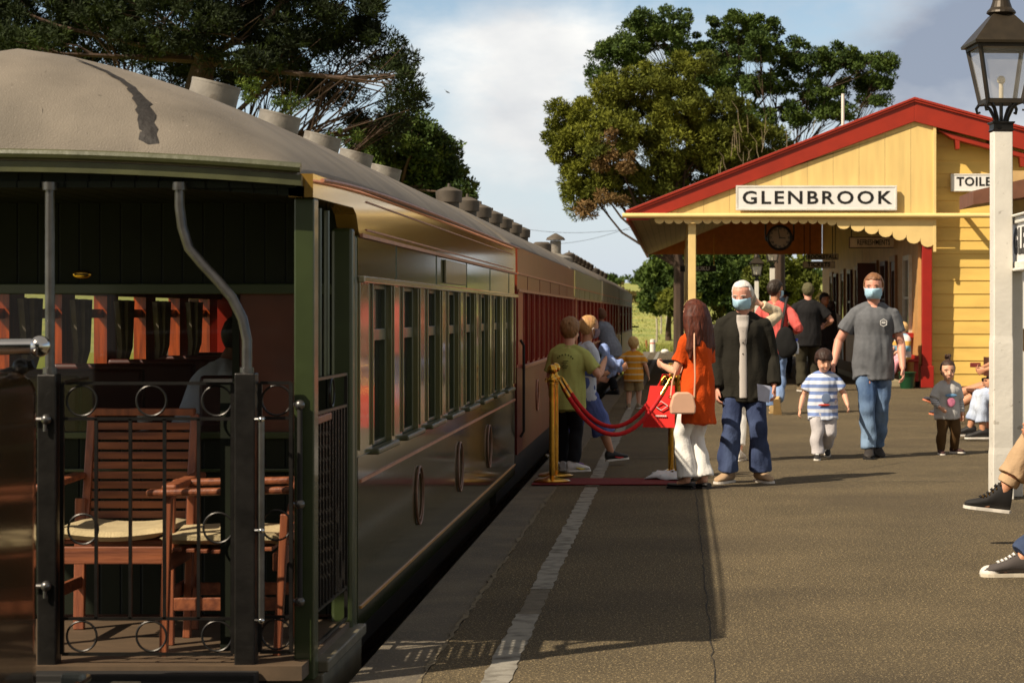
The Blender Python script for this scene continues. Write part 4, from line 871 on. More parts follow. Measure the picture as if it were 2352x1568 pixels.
def clumps(blobs, dens, cr, hollow=.55):
    """scatter clump centres over the shells of ellipsoids (cx,cy,cz,rx,ry,rz)"""
    out_ = []; rr = []
    for (x, y, z, a, b, c) in blobs:
        k = max(4, int(dens*(a*b*c)**(2/3)*4)); d = rng.normal(size=(k, 3)); d /= np.linalg.norm(d, axis=1)[:, None]
        q = rng.uniform(hollow, 1, (k, 1)); out_.append(np.array([x, y, z])+d*q*np.array([a, b, c])); rr.append(rng.uniform(.6, 1.25, k)*cr)
    return np.concatenate(out_), np.concatenate(rr)
def tree(name, label, x, y, z0, trunk, blobs, lm, bm_, dens=6, cr=.35, n=40, size=.16, asp=.4, limbs=True, twigs=0, extra=None, group='trees beyond the station and train', droop=0):
    t = thing(name, label, 'tree', (x, y, z0), 0, group); o = np.array([x, y, z0])
    tk = MB(); P = [Vector(p)-Vector(o) for p in trunk[0]]; tk.tube(P, trunk[1], 9)
    top = P[-1]; wood = MB()
    for i, bl in enumerate(blobs):
        c = Vector(bl[:3])-Vector(o); a = P[min(len(P)-1, 1+i % max(1, len(P)-1))]
        mid = (a+c)/2+Vector((rnd.uniform(-.3, .3), rnd.uniform(-.3, .3), -abs(c.z-a.z)*.12)); r0 = trunk[1][-1]*rnd.uniform(.22, .42)
        e = c+Vector((rnd.uniform(-.3, .3)*bl[3], 0, .3*bl[5]))
        wood.tube([a, a*.7+mid*.3, mid, mid*.4+c*.6, e], [r0, r0*.85, r0*.6, r0*.4, r0*.15], 6)
        for k in range(twigs):
            d = Vector((rnd.gauss(0, 1), rnd.gauss(0, 1), rnd.gauss(.2, .7))).normalized(); s_ = mid.lerp(c, rnd.uniform(.1, 1)); q = c+Vector((d.x*bl[3], d.y*bl[4], d.z*bl[5]))*rnd.uniform(.6, 1.02)
            wood.tube([s_, s_.lerp(q, .5)+Vector((rnd.uniform(-.15, .15), 0, rnd.uniform(-.15, .1)))*bl[3], q], [r0*.28, r0*.16, r0*.05], 4)
    tr = tk.build('trunk', bm_, t, smooth=True); wood.build('limbs', bm_, tr, smooth=True)
    c, r = clumps(blobs, dens, cr); v, f = leaves(c-o, r, n, size, asp, droop=droop); add_mesh_np('crown', v, f, lm, t)
    if extra is not None:
        c, r = clumps(extra[0], dens*.8, cr); v, f = leaves(c-o, r, n, size, asp, droop=.4); add_mesh_np('dead_foliage', v, f, extra[1], t)
    return t
BARK = mat('bark', (66, 50, 38), rough=.9, var=.3, vscale=4, bump=.6, bscale=15, stretch=(1, 1, .3))
BARKG = mat('bark_grey', (142, 130, 112), rough=.9, var=.25, vscale=4, bump=.5, bscale=15, stretch=(1, 1, .3))
LD = leaf_mat('pine_needles_dark', (22, 30, 12), (36, 48, 17), (54, 68, 22), .5)
LP = leaf_mat('pine_needles_light', (50, 68, 22), (78, 96, 30), (100, 112, 38), 1.2)
LG = leaf_mat('evergreen_leaves', (44, 62, 26), (66, 84, 32), (88, 104, 40), .6)
LY = leaf_mat('yellow_green_leaves', (72, 80, 24), (108, 112, 34), (46, 58, 20), .45)
LB = leaf_mat('dead_brown_leaves', (112, 90, 54), (86, 68, 40), (150, 118, 76), .8)
def db(Y, lst, dy=1.0):                                # ellipsoids measured on the photograph, at a depth
    return [(ux(x, Y+o), Y+o, uz(y, Y+o), rx*Y/5000, rx*Y/5000*dy, ry*Y/5000) for x, y, rx, ry, o in lst]
Y = 48
bl = db(Y, [(-60, 60, 160, 120, 0), (80, 30, 150, 90, 1), (60, 120, 120, 60, -1), (230, -20, 160, 110, 0), (250, 90, 120, 70, 1), (380, 40, 140, 100, -1), (400, 140, 110, 60, 1), (520, -10, 140, 110, 0), (560, 90, 120, 75, -1), (660, 20, 130, 110, 1),
        (690, 120, 110, 60, 0), (790, 10, 105, 90, 0), (810, 90, 85, 55, 1), (880, 120, 75, 55, 0), (915, 190, 50, 60, -1), (925, 262, 62, 40, 0), (860, 290, 80, 40, 1), (760, 200, 90, 45, 1.5), (640, 190, 80, 45, 2), (480, 180, 90, 45, 2), (-180, -60, 200, 160, 0), (120, -160, 260, 120, 1), (480, -170, 260, 120, 0), (740, -110, 150, 90, 0)])
tree('pine_tree', 'huge dark spreading pine above the train roof, its bare branches reaching right', ux(430, Y), Y, -.9, ([(ux(430, Y), Y, -1), (ux(440, Y), Y, 2.5), (ux(420, Y), Y, 5), (ux(470, Y), Y, 7)], [.55, .45, .38, .25]), bl, LD, BARK, dens=10, cr=.36, n=210, size=.13, asp=.22, twigs=14)
# fan of bare inner branches under its crown
br = MB(); o_ = Vector((ux(430, Y), Y, -.9))
for i in range(45):
    a = Vector((ux(rnd.uniform(480, 700), Y), Y+rnd.uniform(-1, 1), uz(rnd.uniform(300, 380), Y))); e = Vector((ux(rnd.uniform(640, 970), Y), Y+rnd.uniform(-1.5, 1.5), uz(rnd.uniform(120, 300), Y)))
    m_ = a.lerp(e, .5)+Vector((0, 0, -rnd.uniform(.1, .5))); r = rnd.uniform(.012, .035)
    br.tube([p-o_ for p in (a, a.lerp(m_, .5)-Vector((0, 0, .1)), m_, m_.lerp(e, .5), e)], [r, r*.9, r*.7, r*.5, r*.2], 5)
pt = [o for o in bpy.data.objects if o.name == 'pine_tree'][0]
br.build('bare_branches', BARK, pt, smooth=True)
for k, (x, y, rx, ry) in enumerate(((570, 208, 36, 32), (668, 240, 42, 26), (765, 318, 22, 26), (820, 312, 10, 12))):
    Yk = 44; b_ = db(Yk, [(x, y, rx, ry, 0)])
    c, r = clumps(b_, 30, .12); v, f = leaves(c-np.array(o_), r, 46, .12, .16); add_mesh_np('young_tuft', v, f, LP, pt)
Y = 62
tree('evergreen_tree', 'rounded dark evergreen behind the train, lower right of the big pine', ux(930, Y), Y, -.9, ([(ux(930, Y), Y, -1), (ux(930, Y), Y, 3), (ux(920, Y), Y, 5)], [.4, .3, .2]),
     db(Y, [(900, 330, 90, 55, 0), (960, 310, 60, 40, -1), (1000, 360, 60, 50, 0), (1035, 420, 50, 40, 0), (950, 410, 90, 60, 1), (1060, 445, 28, 22, -1), (860, 380, 60, 50, 0), (1010, 460, 60, 30, 0)]), LG, BARK, dens=12, cr=.4, n=200, size=.13, asp=.5, twigs=5)
# the big pair behind the station
Y = 84
back = db(Y, [(1520, 50, 75, 34, 0), (1470, 80, 70, 40, 1), (1560, 100, 60, 45, 0), (1430, 120, 60, 35, 0), (1380, 170, 40, 30, 0), (1400, 120, 45, 22, 0), (1680, 60, 62, 30, 0), (1660, 110, 60, 40, 1), (1745, 65, 50, 30, 0), (1740, 110, 55, 40, -1), (1640, 160, 60, 40, 0), (1810, 120, 62, 32, 0), (1860, 150, 60, 35, 0),
            (1930, 130, 60, 30, 0), (1990, 160, 55, 30, 0), (2030, 135, 40, 22, 0), (2035, 190, 34, 20, 0), (1960, 200, 50, 26, 1), (1880, 210, 50, 24, 0), (1780, 190, 60, 30, 0), (1700, 200, 60, 30, 0), (1840, 260, 60, 30, 0), (1920, 255, 50, 22, 0), (1720, 270, 60, 30, 0), (2010, 225, 40, 16, 0)])
tree('macrocarpa_tree', 'tall dark flat-topped tree behind the station roof, open branches showing sky', ux(1800, Y), Y, 0, ([(ux(1790, Y), Y, -.2), (ux(1790, Y), Y, 4), (ux(1760, Y), Y, 7), (ux(1720, Y), Y, 9)], [.24, .22, .2, .17]), back, LG, BARK, dens=10, cr=.31, n=170, size=.13, asp=.42, twigs=12)
Y = 76
front = db(Y, [(1590, 150, 55, 30, 0), (1500, 190, 70, 45, 0), (1420, 200, 60, 45, 0), (1370, 260, 65, 50, 0), (1300, 275, 45, 40, 0), (1310, 340, 55, 45, 0), (1400, 320, 70, 55, -1), (1480, 280, 80, 60, 0), (1560, 240, 80, 60, 0), (1640, 250, 70, 55, 0), (1560, 330, 90, 60, 0), (1650, 330, 80, 55, 0), (1700, 300, 60, 40, 0), (1350, 410, 55, 45, 0), (1430, 420, 60, 45, 0), (1500, 400, 80, 50, 0), (1600, 400, 90, 50, 1), (1330, 462, 38, 34, 0), (1320, 400, 40, 40, 0), (1480, 455, 70, 30, 1), (1700, 370, 70, 40, 1), (1760, 330, 60, 34, 1), (1290, 310, 35, 40, 0)])
dead = db(Y, [(1400, 330, 22, 28, -1.7), (1374, 385, 20, 16, -1.7), (1440, 372, 14, 26, -1.7), (1405, 455, 28, 20, -1.5), (1345, 480, 12, 16, -1.2)])
tree('cypress_tree', 'broad sunlit yellow-green tree with brown dead patches left of the station roof', ux(1560, Y), Y, 0, ([(ux(1560, Y), Y, -.2), (ux(1560, Y), Y, 3), (ux(1530, Y), Y, 5.5)], [.22, .2, .18]), front, LY, BARK, dens=10, cr=.36, n=250, size=.15, asp=.26, twigs=5, extra=(dead, LB))
oo = Vector((ux(1560, Y), Y, 0))
for i in range(26):                                    # pale dead twigs poking out of the sunlit side
    x = rnd.gauss(1720, 70); y = 300+rnd.uniform(0, 120); a = Vector((ux(x, Y-2.4), Y-2.4, uz(y, Y-2.4))); h = rnd.uniform(.3, 1.0); s_ = rnd.uniform(-.5, .5)
    MB().tube([p-oo for p in (a, a+Vector((s_*.3, -.1, h*.4)), a+Vector((s_*.35, -.2, h*.75)), a+Vector((s_*.9, -.25, h*1.05)))], [.014, .012, .009, .004], 5).build('dead_twig', mat('pale_twig', (150, 136, 108), rough=.9), bpy.data.objects['cypress_tree'], smooth=True)
# lower trees and bushes framed by the canopy, and the far hedge
for i, (x, y, rx, ry, Yt, lm, lab) in enumerate((
    (1535, 620, 62, 62, 100, LG, 'dark low tree at the platform end left of the veranda post'), (1610, 600, 62, 70, 96, LG, 'dark bushy tree directly behind the cream veranda post'), (1690, 610, 60, 70, 104, LG, 'dark green tree behind the old man, between the lamp posts'),
    (1770, 620, 56, 66, 98, LY, 'light green leafy tree behind the far lamp posts'), (1835, 640, 40, 50, 102, LY, 'pale green bush beside the cap of the man in black'), (1560, 680, 40, 26, 92, LY, 'low yellow-green bush at the foot of the veranda post'))):
    b = db(Yt, [(x, y, rx*.8, ry*.8, 0), (x-rx*.45, y+ry*.3, rx*.55, ry*.6, 1), (x+rx*.5, y+ry*.25, rx*.55, ry*.6, -1), (x, y+ry*.8, rx*1.0, ry*.6, 0), (x-rx*.2, y+ry*1.15, rx*.8, ry*.4, -.5), (x+rx*.2, y-ry*.5, rx*.5, ry*.45, 0)])
    gz = ground_z(0, Yt)
    tree('background_tree' if i < 5 else 'bush', lab, ux(x, Yt), Yt, gz, ([(ux(x, Yt), Yt, gz-.1), (ux(x, Yt), Yt, gz+.6), (ux(x+3, Yt), Yt, gz+1.2)], [.16, .13, .1]), b, lm, BARK, dens=13, cr=.36, n=110, size=.2, asp=.5, twigs=2, group='trees framed under the canopy')
hb = []
for i in range(70):
    Yt = 205+rnd.uniform(-4, 4); x = rnd.uniform(-18, 40); hb.append((x, Yt, ground_z(x, Yt)+.5, 1.6, 1.2, rnd.uniform(.6, 1.3)))
c, r = clumps(hb, 2.2, .5, .2); v, f = leaves(c, r, 30, .35, .5)
tag(add_mesh_np('hedge', v, f, mat('hedge_dull', (70, 66, 36), rgb2=(104, 90, 52), rough=.9, vscale=.4, spec=.1), None), None, None, None, 'stuff')
hb = []
for i in range(60):
    Yt = 470+rnd.uniform(-30, 60); x = rnd.uniform(-90, 160); hb.append((x, Yt, ground_z(x, Yt)+1, rnd.uniform(3, 7), 3, rnd.uniform(1, 2.2)))
c, r = clumps(hb, .8, 1.1, .2); v, f = leaves(c, r, 24, .9, .5)
tag(add_mesh_np('treeline', v, f, LG, None), None, None, None, 'stuff')
# dry grass fringe where the platform ends and tufts over the field
p = np.stack([rng.uniform(-3, 9, 9000), rng.uniform(82.1, 90, 9000)], 1)
p2 = np.stack([rng.uniform(-14, 22, 16000), rng.uniform(90, 200, 16000)], 1); p = np.concatenate([p, p2]); zz = np.array([ground_z(a, b) for a, b in p.tolist()])
h = np.where(p[:, 1] < 90, rng.uniform(.1, .36, len(p)), rng.uniform(.03, .12, len(p))); w = .02+.0006*(p[:, 1]-80); a = rng.uniform(0, PI, len(p)); lean = rng.normal(0, .1, (len(p), 2))
b0 = np.stack([p[:, 0]-np.cos(a)*w, p[:, 1]-np.sin(a)*w, zz-.02], 1); b1 = np.stack([p[:, 0]+np.cos(a)*w, p[:, 1]+np.sin(a)*w, zz-.02], 1); b2 = np.stack([p[:, 0]+lean[:, 0], p[:, 1]+lean[:, 1], zz+h], 1)
tag(add_mesh_np('grass', np.stack([b0, b1, b2], 1).reshape(-1, 3), np.arange(len(p)*3).reshape(-1, 3), mat('dry_grass', (150, 142, 84), rgb2=(112, 124, 56), rough=.9, vscale=.25, spec=.1), None), None, None, None, 'stuff')
# shading copse behind the photographer is not needed: the sky lights the rest
# ================================================================ people
def ik(a, c, l1, l2, hint):
    a = Vector(a); c = Vector(c); d = c-a; L_ = min(d.length, (l1+l2)*.999); L_ = max(L_, abs(l1-l2)*1.02)
    u = d.normalized(); c = a+u*L_; x = (l1*l1-l2*l2+L_*L_)/(2*L_); h = math.sqrt(max(0, l1*l1-x*x))
    hv = Vector(hint); hv = hv-u*hv.dot(u)
    hv = hv.normalized() if hv.length > 1e-6 else Vector((1, 0, 0))
    return a+u*x+hv*h, c
def frame(y, z):                                       # rotation whose Y is y and Z as near z as possible
    y = Vector(y).normalized(); x = y.cross(Vector(z)); x = x.normalized() if x.length > 1e-6 else Vector((1, 0, 0)); z = x.cross(y).normalized()
    return Matrix((x, y, z)).transposed()
HEADR = [(.0, .13, .12, .20), (.05, .20, .20, .17), (.14, .27, .29, .12), (.26, .305, .36, .07), (.38, .325, .40, .035), (.5, .345, .425, .01), (.62, .355, .44, -.015), (.74, .345, .43, -.03), (.85, .295, .37, -.04), (.93, .21, .27, -.045), (.98, .11, .14, -.045)]
SK = dict(fair=(214, 162, 134), tan=(190, 136, 104), brown=(150, 100, 72), pink=(206, 148, 126), dark=(96, 62, 46))
def skin(k): return mat('skin_'+k, SK[k], rough=.55, var=.06, vscale=9, subs=.12)
def cloth(name, rgb, **k): k.setdefault('rough', .9); k.setdefault('var', .1); k.setdefault('vscale', 7); k.setdefault('bump', .35); k.setdefault('bscale', 60); k.setdefault('spec', .2); return mat('cloth_'+name, rgb, **k)
def denim(name, a, b): return mat('denim_'+name, a, rgb2=b, rough=.9, vscale=3.5, bump=.4, bscale=70, stretch=(1, 1, .6), spec=.2, detail=6)
def prof_h(pr, t):
    for (a, _, h), (b, _, g) in zip(pr, pr[1:]):
        if t <= b: return h+(g-h)*(t-a)/(b-a)
    return pr[-1][2]
class Person:
    def __init__(p, label, xD, yD, H=None, rz=0, top=None, sk='fair', kid=0, girth=1.0, lean=(0, 0), twist=0, pelvis=None, head=(0, 0), group=None, k=None, X=None, Y=None, z0=0, male=True, low=False):
        """xD, yD: where the feet stand on the photograph; k its scale there; head=(yaw, pitch) degrees; lean=(forward, side) degrees"""
        if k is None and yD is not None: k = (yD-720)/1.43
        if X is None: X = (xD-1557)/k; Y = 5000/k
        if H is None: H = 1.43*(yD-top)/(yD-720)
        p.H = H; p.low = low; p.vox = .0075 if not low else .013; p.sk = skin(sk)
        t = p.t = thing('person', label, 'person', (X, Y, z0), rz, group)
        p.hh = H*(.133+.055*kid); lf = .515-.055*kid; p.g = g = girth*(1+.12*kid)
        sc = lf/.515; p.th = H*.245*sc; p.sh = H*.232*sc; p.ank = .045*H*sc; p.foot = .150*H*(1+.02*kid)
        p.ua = .168*H*(1-.06*kid); p.fa = .148*H*(1-.06*kid)
        p.pel = Vector(pelvis) if pelvis else Vector((0, 0, lf*H*.985))
        nl = H-p.hh*1.02-lf*H*.985-.042*H                  # pelvis to neck base
        f, s = R(lean[0]), R(lean[1])
        p.up = Vector((math.sin(s), math.sin(f), math.cos(f)*math.cos(s))).normalized()
        p.tw = R(twist)
        p.neck = p.pel+p.up*nl
        p.right = Vector((math.cos(p.tw), math.sin(p.tw), 0)); p.right = (p.right-p.up*p.right.dot(p.up)).normalized(); p.fwd = p.up.cross(p.right)
        shw = (.100 if male else .092)*H*(1-.02*kid)*(.5+.5*girth)
        p.shd = {1: p.neck+p.right*shw-p.up*.046*H, -1: p.neck-p.right*shw-p.up*.046*H}
        p.hip = {1: p.pel+Vector((.042*H*g, 0, 0)), -1: p.pel-Vector((.042*H*g, 0, 0))}
        hy, hp = head; ht = head[2] if len(head) > 2 else 0
        p.HR = Matrix.Rotation(p.tw, 3, 'Z') @ Matrix.Rotation(R(hy), 3, 'Z') @ Matrix.Rotation(R(-hp), 3, 'X') @ Matrix.Rotation(R(ht), 3, 'Y')
        p.chin = p.neck+p.up*.040*H+p.fwd*.012*H
        p.arm = {}; p.leg = {}; p.handz = {}; p.toe = {}
        for s_ in (1, -1): p.set_arm(s_); p.set_leg(s_)
    def set_arm(p, s, hand=None, hint=None, palm=None):
        H = p.H
        if hand is None: hand = p.shd[s]+p.right*(s*.035*H)+p.fwd*(.03*H)-p.up*((p.ua+p.fa)*.985)
        if hint is None: hint = -p.fwd+p.right*s*.35
        e, w = ik(p.shd[s], hand, p.ua, p.fa, hint); p.arm[s] = (p.shd[s].copy(), e, w); p.handz[s] = Vector(palm) if palm is not None else -p.right*s
    def set_leg(p, s, ankle=None, hint=None, toe=0, pitch=0):
        H = p.H
        if ankle is None: ankle = (s*.052*H*p.g, 0, p.ank)
        if hint is None: hint = (s*.1, 1, 0)
        k_, a = ik(p.hip[s], ankle, p.th, p.sh, hint); p.leg[s] = (p.hip[s].copy(), k_, a); p.toe[s] = (R(toe), R(pitch))
    def torso(p, mb, off, lo=-.055, hi=1.0, n=14, flare=0, belly=0, wide=1.0):
        H = p.H; g = p.g; L_ = (p.neck-p.pel).length
        T = [(-.055, .086, .068), (.0, .094, .071), (.06, .092, .068), (.16, .084, .062), (.24, .094, .070), (.275, .092, .064), (.30, .076, .052), (.318, .052, .042), (.333, .036, .036)]
        zt = L_/H; T = [(a if a < 0 else a*zt/.333, b, c) for a, b, c in T]
        pts = []; ra = []; rb = []; lo_ = lo
        zs = [lo_+(zt*hi-lo_)*i/n for i in range(n+1)]
        for z in zs:
            for (a, b, c), (a2, b2, c2) in zip(T, T[1:]):
                if z <= a2 or a2 == T[-1][0]:
                    t = max(-.0, min(1, (z-a)/(a2-a))) if z > T[0][0] else 0; rx = b+(b2-b)*t; ry = c+(c2-c)*t; break
            rx *= H*g*wide; ry *= H*g
            q = max(0, 1-(z-lo_)/max(.001, (zt-lo_)))
            rx += off+flare*q*q*H; ry += off+flare*q*q*H*.8+belly*H*math.exp(-((z-.09)/.07)**2)*.5
            base = p.pel+p.up*(z*H) if z > 0 else p.pel+Vector((0, 0, z*H))
            pts.append(base+p.fwd*(belly*H*math.exp(-((z-.09)/.07)**2)*.5)); ra.append(rx); rb.append(ry)
        mb.tube(pts, ra, 20, ry=rb, side=p.right, rnd=False)
        if hi > .9:
            for s in (1, -1): mb.tube([p.neck-p.up*.008*H, p.neck.lerp(p.shd[s], .5)+p.up*.004*H, p.shd[s]], [.028*H*g+off*.6, .029*H*g+off*.6, .027*H*g+off*.6], 10, rnd=True)
    def armtube(p, mb, s, off, frac=1.0, cuff=0, k=1.0):
        a, e, w = p.arm[s]; H = p.H; g = .5+.5*p.g
        rr = [(0, .029), (.25, .028), (.5, .0235), (.62, .0245), (1, .0150)]
        pts = []; r_ = []
        n = 12
        for i in range(n+1):
            t = frac*i/n
            P = a.lerp(e, min(1, t*2)) if t <= .5 else e.lerp(w, (t-.5)*2)
            for (x0, y0), (x1, y1) in zip(rr, rr[1:]):
                if t <= x1: rv = y0+(y1-y0)*(t-x0)/(x1-x0); break
            pts.append(P); r_.append(rv*H*g*k+off*(1 if i > 0 else .5)+cuff*(t/frac)**2)
        mb.tube(pts, r_, 12, rnd=False)
        mb.sphere(a, (.029*H*g+off*.7,)*3, 12, 8)
    def legtube(p, mb, s, off, frac=1.0, hem=0, k=1.0, shin=None):
        a, kn, an = p.leg[s]; H = p.H; g = .45+.55*p.g
        rr = [(0, .047), (.25, .044), (.5, .0335), (.62, .0345), (.75, .031), (1, .0205)]
        pts = []; r_ = []; n = 16
        for i in range(n+1):
            t = frac*i/n; P = a.lerp(kn, min(1, t*2)) if t <= .5 else kn.lerp(an, (t-.5)*2)
            for (x0, y0), (x1, y1) in zip(rr, rr[1:]):
                if t <= x1: rv = y0+(y1-y0)*(t-x0)/(x1-x0); break
            rv = rv*H*g*k*(.9+.1*min(1, t/.12))+off*min(1, .4+t/.12)
            if shin is not None and t > .5: rv = rv+(shin*H-rv)*min(1, (t-.5)/.35)
            pts.append(P); r_.append(rv+hem*(t/frac)**3)
        mb.tube(pts, r_, 14, rnd=False)
        mb.sphere(a, (.042*H*g+off*.4,)*3, 12, 8); mb.sphere(kn, (.0335*H*g+off,)*3, 10, 8) if frac > .5 else None
    def hand(p, mb, s, curl=.35, spread=1.0, point=False):
        a, e, w = p.arm[s]; H = p.H; d = (w-e).normalized(); F = frame(d, p.handz[s]); k = H*.108/.19; 
        def L_(x, y, z): return w+F @ Vector((x*k, y*k, z*k))
        sx = 1 if (F @ Vector((1, 0, 0))).dot(p.fwd) > 0 else -1
        mb.tube([L_(0, -.01, 0), L_(0, .03, 0), L_(0, .07, 0), L_(0, .095, 0)], [.024*k, .036*k, .041*k, .038*k], 10, ry=[.02*k, .016*k, .014*k, .012*k], side=F @ Vector((1, 0, 0)), rnd=True)
        for j, (x, l) in enumerate(((.030, .068), (.010, .078), (-.011, .073), (-.031, .056))):
            x *= sx; b = [L_(x, .09, 0)]; ang = 0; q = Vector((x, .09, 0))
            c = 0 if (point and j == 0) else curl
            for m_ in range(3):
                ang += c*(.7+.2*m_); q = q+Vector((x*.12 if m_ == 0 else 0, l*(.42, .32, .26)[m_]*math.cos(ang), l*(.42, .32, .26)[m_]*math.sin(ang))); b.append(L_(*q))
            mb.tube(b, [.0095*k, .0088*k, .008*k, .0068*k], 8, rnd=True)
        mb.tube([L_(sx*.022, .025, .003), L_(sx*.045, .05, .012), L_(sx*.052, .075, .02), L_(sx*.05, .095, .026)], [.013*k, .0115*k, .010*k, .008*k], 8, rnd=True)
    def headpt(p, x, y, z): return p.chin+p.HR @ Vector((x*p.hh, y*p.hh, z*p.hh))
    def body(p, bare_legs=False, curl=.35, hands=(1, -1), feet=False):
        mb = MB(); h = p.hh; H = p.H
        rs = []
        for z, rx, ry, cy in HEADR: rs.append([p.headpt(rx*math.cos(2*PI*k/20), cy+ry*math.sin(2*PI*k/20)*(1 if math.sin(2*PI*k/20) > 0 else 1.05), z) for k in range(20)])
        mb.rings(rs)
        mb.tube([p.headpt(0, .40, .50), p.headpt(0, .475, .38), p.headpt(0, .50, .315), p.headpt(0, .44, .29)], [.035*h, .05*h, .062*h, .04*h], 8, rnd=True)      # nose
        for s in (-1, 1):
            mb.sphere(p.headpt(s*.365, -.04, .42), (.03*h, .06*h, .10*h), 10, 8, p.HR.to_4x4())                                     # ears
            mb.sphere(p.headpt(s*.16, .33, .27), (.10*h, .09*h, .10*h), 10, 8)                                          # cheeks
            mb.tube([p.headpt(s*.06, .405, .54), p.headpt(s*.24, .34, .545)], [.03*h, .025*h], 6, rnd=True)             # brow
        mb.tube([p.headpt(-.09, .385, .165), p.headpt(0, .42, .165), p.headpt(.09, .385, .165)], [.018*h, .034*h, .018*h], 8, rnd=True)   # lips
        mb.tube([p.neck-p.up*.02*H, p.chin+p.HR @ Vector((0, -.03*h, .22*h))], [.034*H*p.g*.95, .033*H], 12, rnd=True)
        p.torso(mb, 0)
        for s in (1, -1):
            p.armtube(mb, s, 0)
            if s in hands: p.hand(mb, s, curl)
            p.legtube(mb, s, 0)
            a, kn, an = p.leg[s]; ty, tp = p.toe[s]; d = Vector((-math.sin(ty)*math.cos(tp), math.cos(ty)*math.cos(tp), math.sin(tp)))
            mb.tube([an, an+d*p.foot*.3-Vector((0, 0, p.ank*.4))], [.02*H, .02*H], 8, rnd=True)
        o = organic(mb, 'body', p.sk, p.t, p.vox*.8 if not p.low else p.vox, 2)
        return o
    def face(p, eyes=True, mouth=True, brow=(70, 46, 32), parent=None):
        h = p.hh; e = MB()
        for s in (-1, 1):
            MB().sphere(p.headpt(s*.15, .372, .475), (.05*h, .035*h, .024*h), 10, 8).build('eye', mat('eye_dark', (26, 18, 14), rough=.3, var=.02), p.t, smooth=True)
            MB().tube([p.headpt(s*.07, .425, .56), p.headpt(s*.16, .41, .575), p.headpt(s*.25, .355, .555)], [.014*h, .018*h, .01*h], 6, rnd=True).build('eyebrow', mat('brow_%d' % brow[0], brow, rough=.9), p.t, smooth=True)
        if mouth: MB().tube([p.headpt(-.085, .405, .168), p.headpt(0, .445, .16), p.headpt(.085, .405, .168)], [.012*h, .02*h, .012*h], 6, rnd=True).build('mouth', mat('lips', (176, 104, 90), rough=.5), p.t, smooth=True)
    def mask(p, rgb=(168, 206, 226)):
        h = p.hh; rows = []
        for j, z in enumerate((-.02, .06, .14, .22, .30, .37, .42)):
            r = []
            for i in range(15):
                a = R(-78+156*i/14); c = math.cos(a)
                rx = .36 if z > .1 else .30; nose = .10*max(0, 1-abs(i-7)/3.2)*max(0, 1-abs(z-.26)/.3); chin = 0 if z > .03 else -.02
                ry = (.50 if z > .05 else .40)+nose
                r.append(p.headpt(rx*math.sin(a), .0+ry*c*(.93 if z < .1 else 1)+.012*math.sin(z*70)+chin, z+.02*c))
            rows.append(r)
        n = 15; vs = [q for r in rows for q in r]
        o = MB().add(vs, [(j*n+i, j*n+i+1, (j+1)*n+i+1, (j+1)*n+i) for j in range(6) for i in range(n-1)]).build('face_mask', mat('mask_%d' % rgb[0], rgb, rough=.8, var=.05, bump=.3, bscale=120), p.t, smooth=True)
        s_ = o.modifiers.new('t', 'SOLIDIFY'); s_.thickness = .003
        for s in (-1, 1): MB().tube([rows[5][0 if s < 0 else 14], p.headpt(s*.40, -.02, .46), p.headpt(s*.39, -.09, .38), rows[1][0 if s < 0 else 14]], .0018, 5).build('ear_loop', M_SIGNW, o, smooth=True)
    def hair(p, rgb, style='short', line=.70, thick=.035, rough=.55, name=None, part=None, rgb2=None, extra=None):
        h = p.hh; mb = MB(); n, m = 28, 18
        m_ = mat('hair_%d_%d_%d' % rgb, rgb, rgb2=tuple(int(a*.45+b*.55) for a, b in zip(rgb, rgb2)) if rgb2 else tuple(min(255, int(c*1.25+4)) for c in rgb), rough=rough, vscale=75, stretch=(1, 1, .25), bump=.45, bscale=60, spec=.3)
        rs = []
        for j in range(m+1):
            th_ = PI*j/m; z = .55-.0+(.455+thick)*math.cos(th_); q = math.sin(th_)
            if z < .08 and style != 'bald': pass
            r = []
            for i in range(n):
                a = 2*PI*i/n; sx, cy = math.cos(a), math.sin(a)          # cy>0: front
                x = (.37+thick)*q*sx; y = -.02+((.485 if cy < 0 else .44)+thick)*q*cy
                hl = line if cy > .25 else (.36 if cy > -.15 else (.10 if style != 'bald' else .12))
                hl = line+(.0) if cy > .35 else (line-(line-.34)*min(1, (.35-cy)/.35) if cy > 0 else .34-(.34-.08)*min(1, -cy/.45))
                if style == 'bald': 
                    if z > .74 or cy > .1: x *= .86; y = -.02+(y+.02)*.86; z2 = .5+(z-.5)*.86
                    else: z2 = z
                    if z < hl: x *= .82; y = -.02+(y+.02)*.82
                    r.append(p.headpt(x, y, z2)); continue
                if z < hl: x *= .80; y = -.02+(y+.02)*.80
                wob = 1+.035*noise.noise(Vector((sx*5, cy*5, z*9)))*2
                r.append(p.headpt(x*wob, -.02+(y+.02)*wob, z if z > hl else max(z, hl-.05) if z > hl-.2 else z))
            rs.append(r)
        mb.rings(rs)
        if extra: extra(mb)
        o = organic(mb, 'hair', m_, p.t, p.vox*.75 if not p.low else p.vox, 1, fold=.02*h, fscale=26) if (extra or style != 'bald') else mb.build('hair', m_, p.t, smooth=True)
        return o
    def shirt(p, m, sleeve=.3, off=.010, hem=-.07, flare=.004, cuff=.012, fold=.010, name='shirt', belly=0, wide=1.0, vox=None, collar=True, k=1.0, extra=None):
        mb = MB(); p.torso(mb, off, lo=hem, hi=.985, n=18, flare=flare, belly=belly, wide=wide)
        for s in (1, -1):
            if sleeve > 0: p.armtube(mb, s, off*.9, sleeve, cuff*.6, k)
            if hem < -.05: a_, k_, n_ = p.leg[s]; q_ = min(.45, (-hem*p.H)/max(.01, (a_-k_).length)); mb.tube([a_+p.up*.10*p.H, a_, a_.lerp(k_, q_)], [.04*p.H*p.g+off, .046*p.H*p.g+off+.004, .046*p.H*p.g+off+.008], 14)
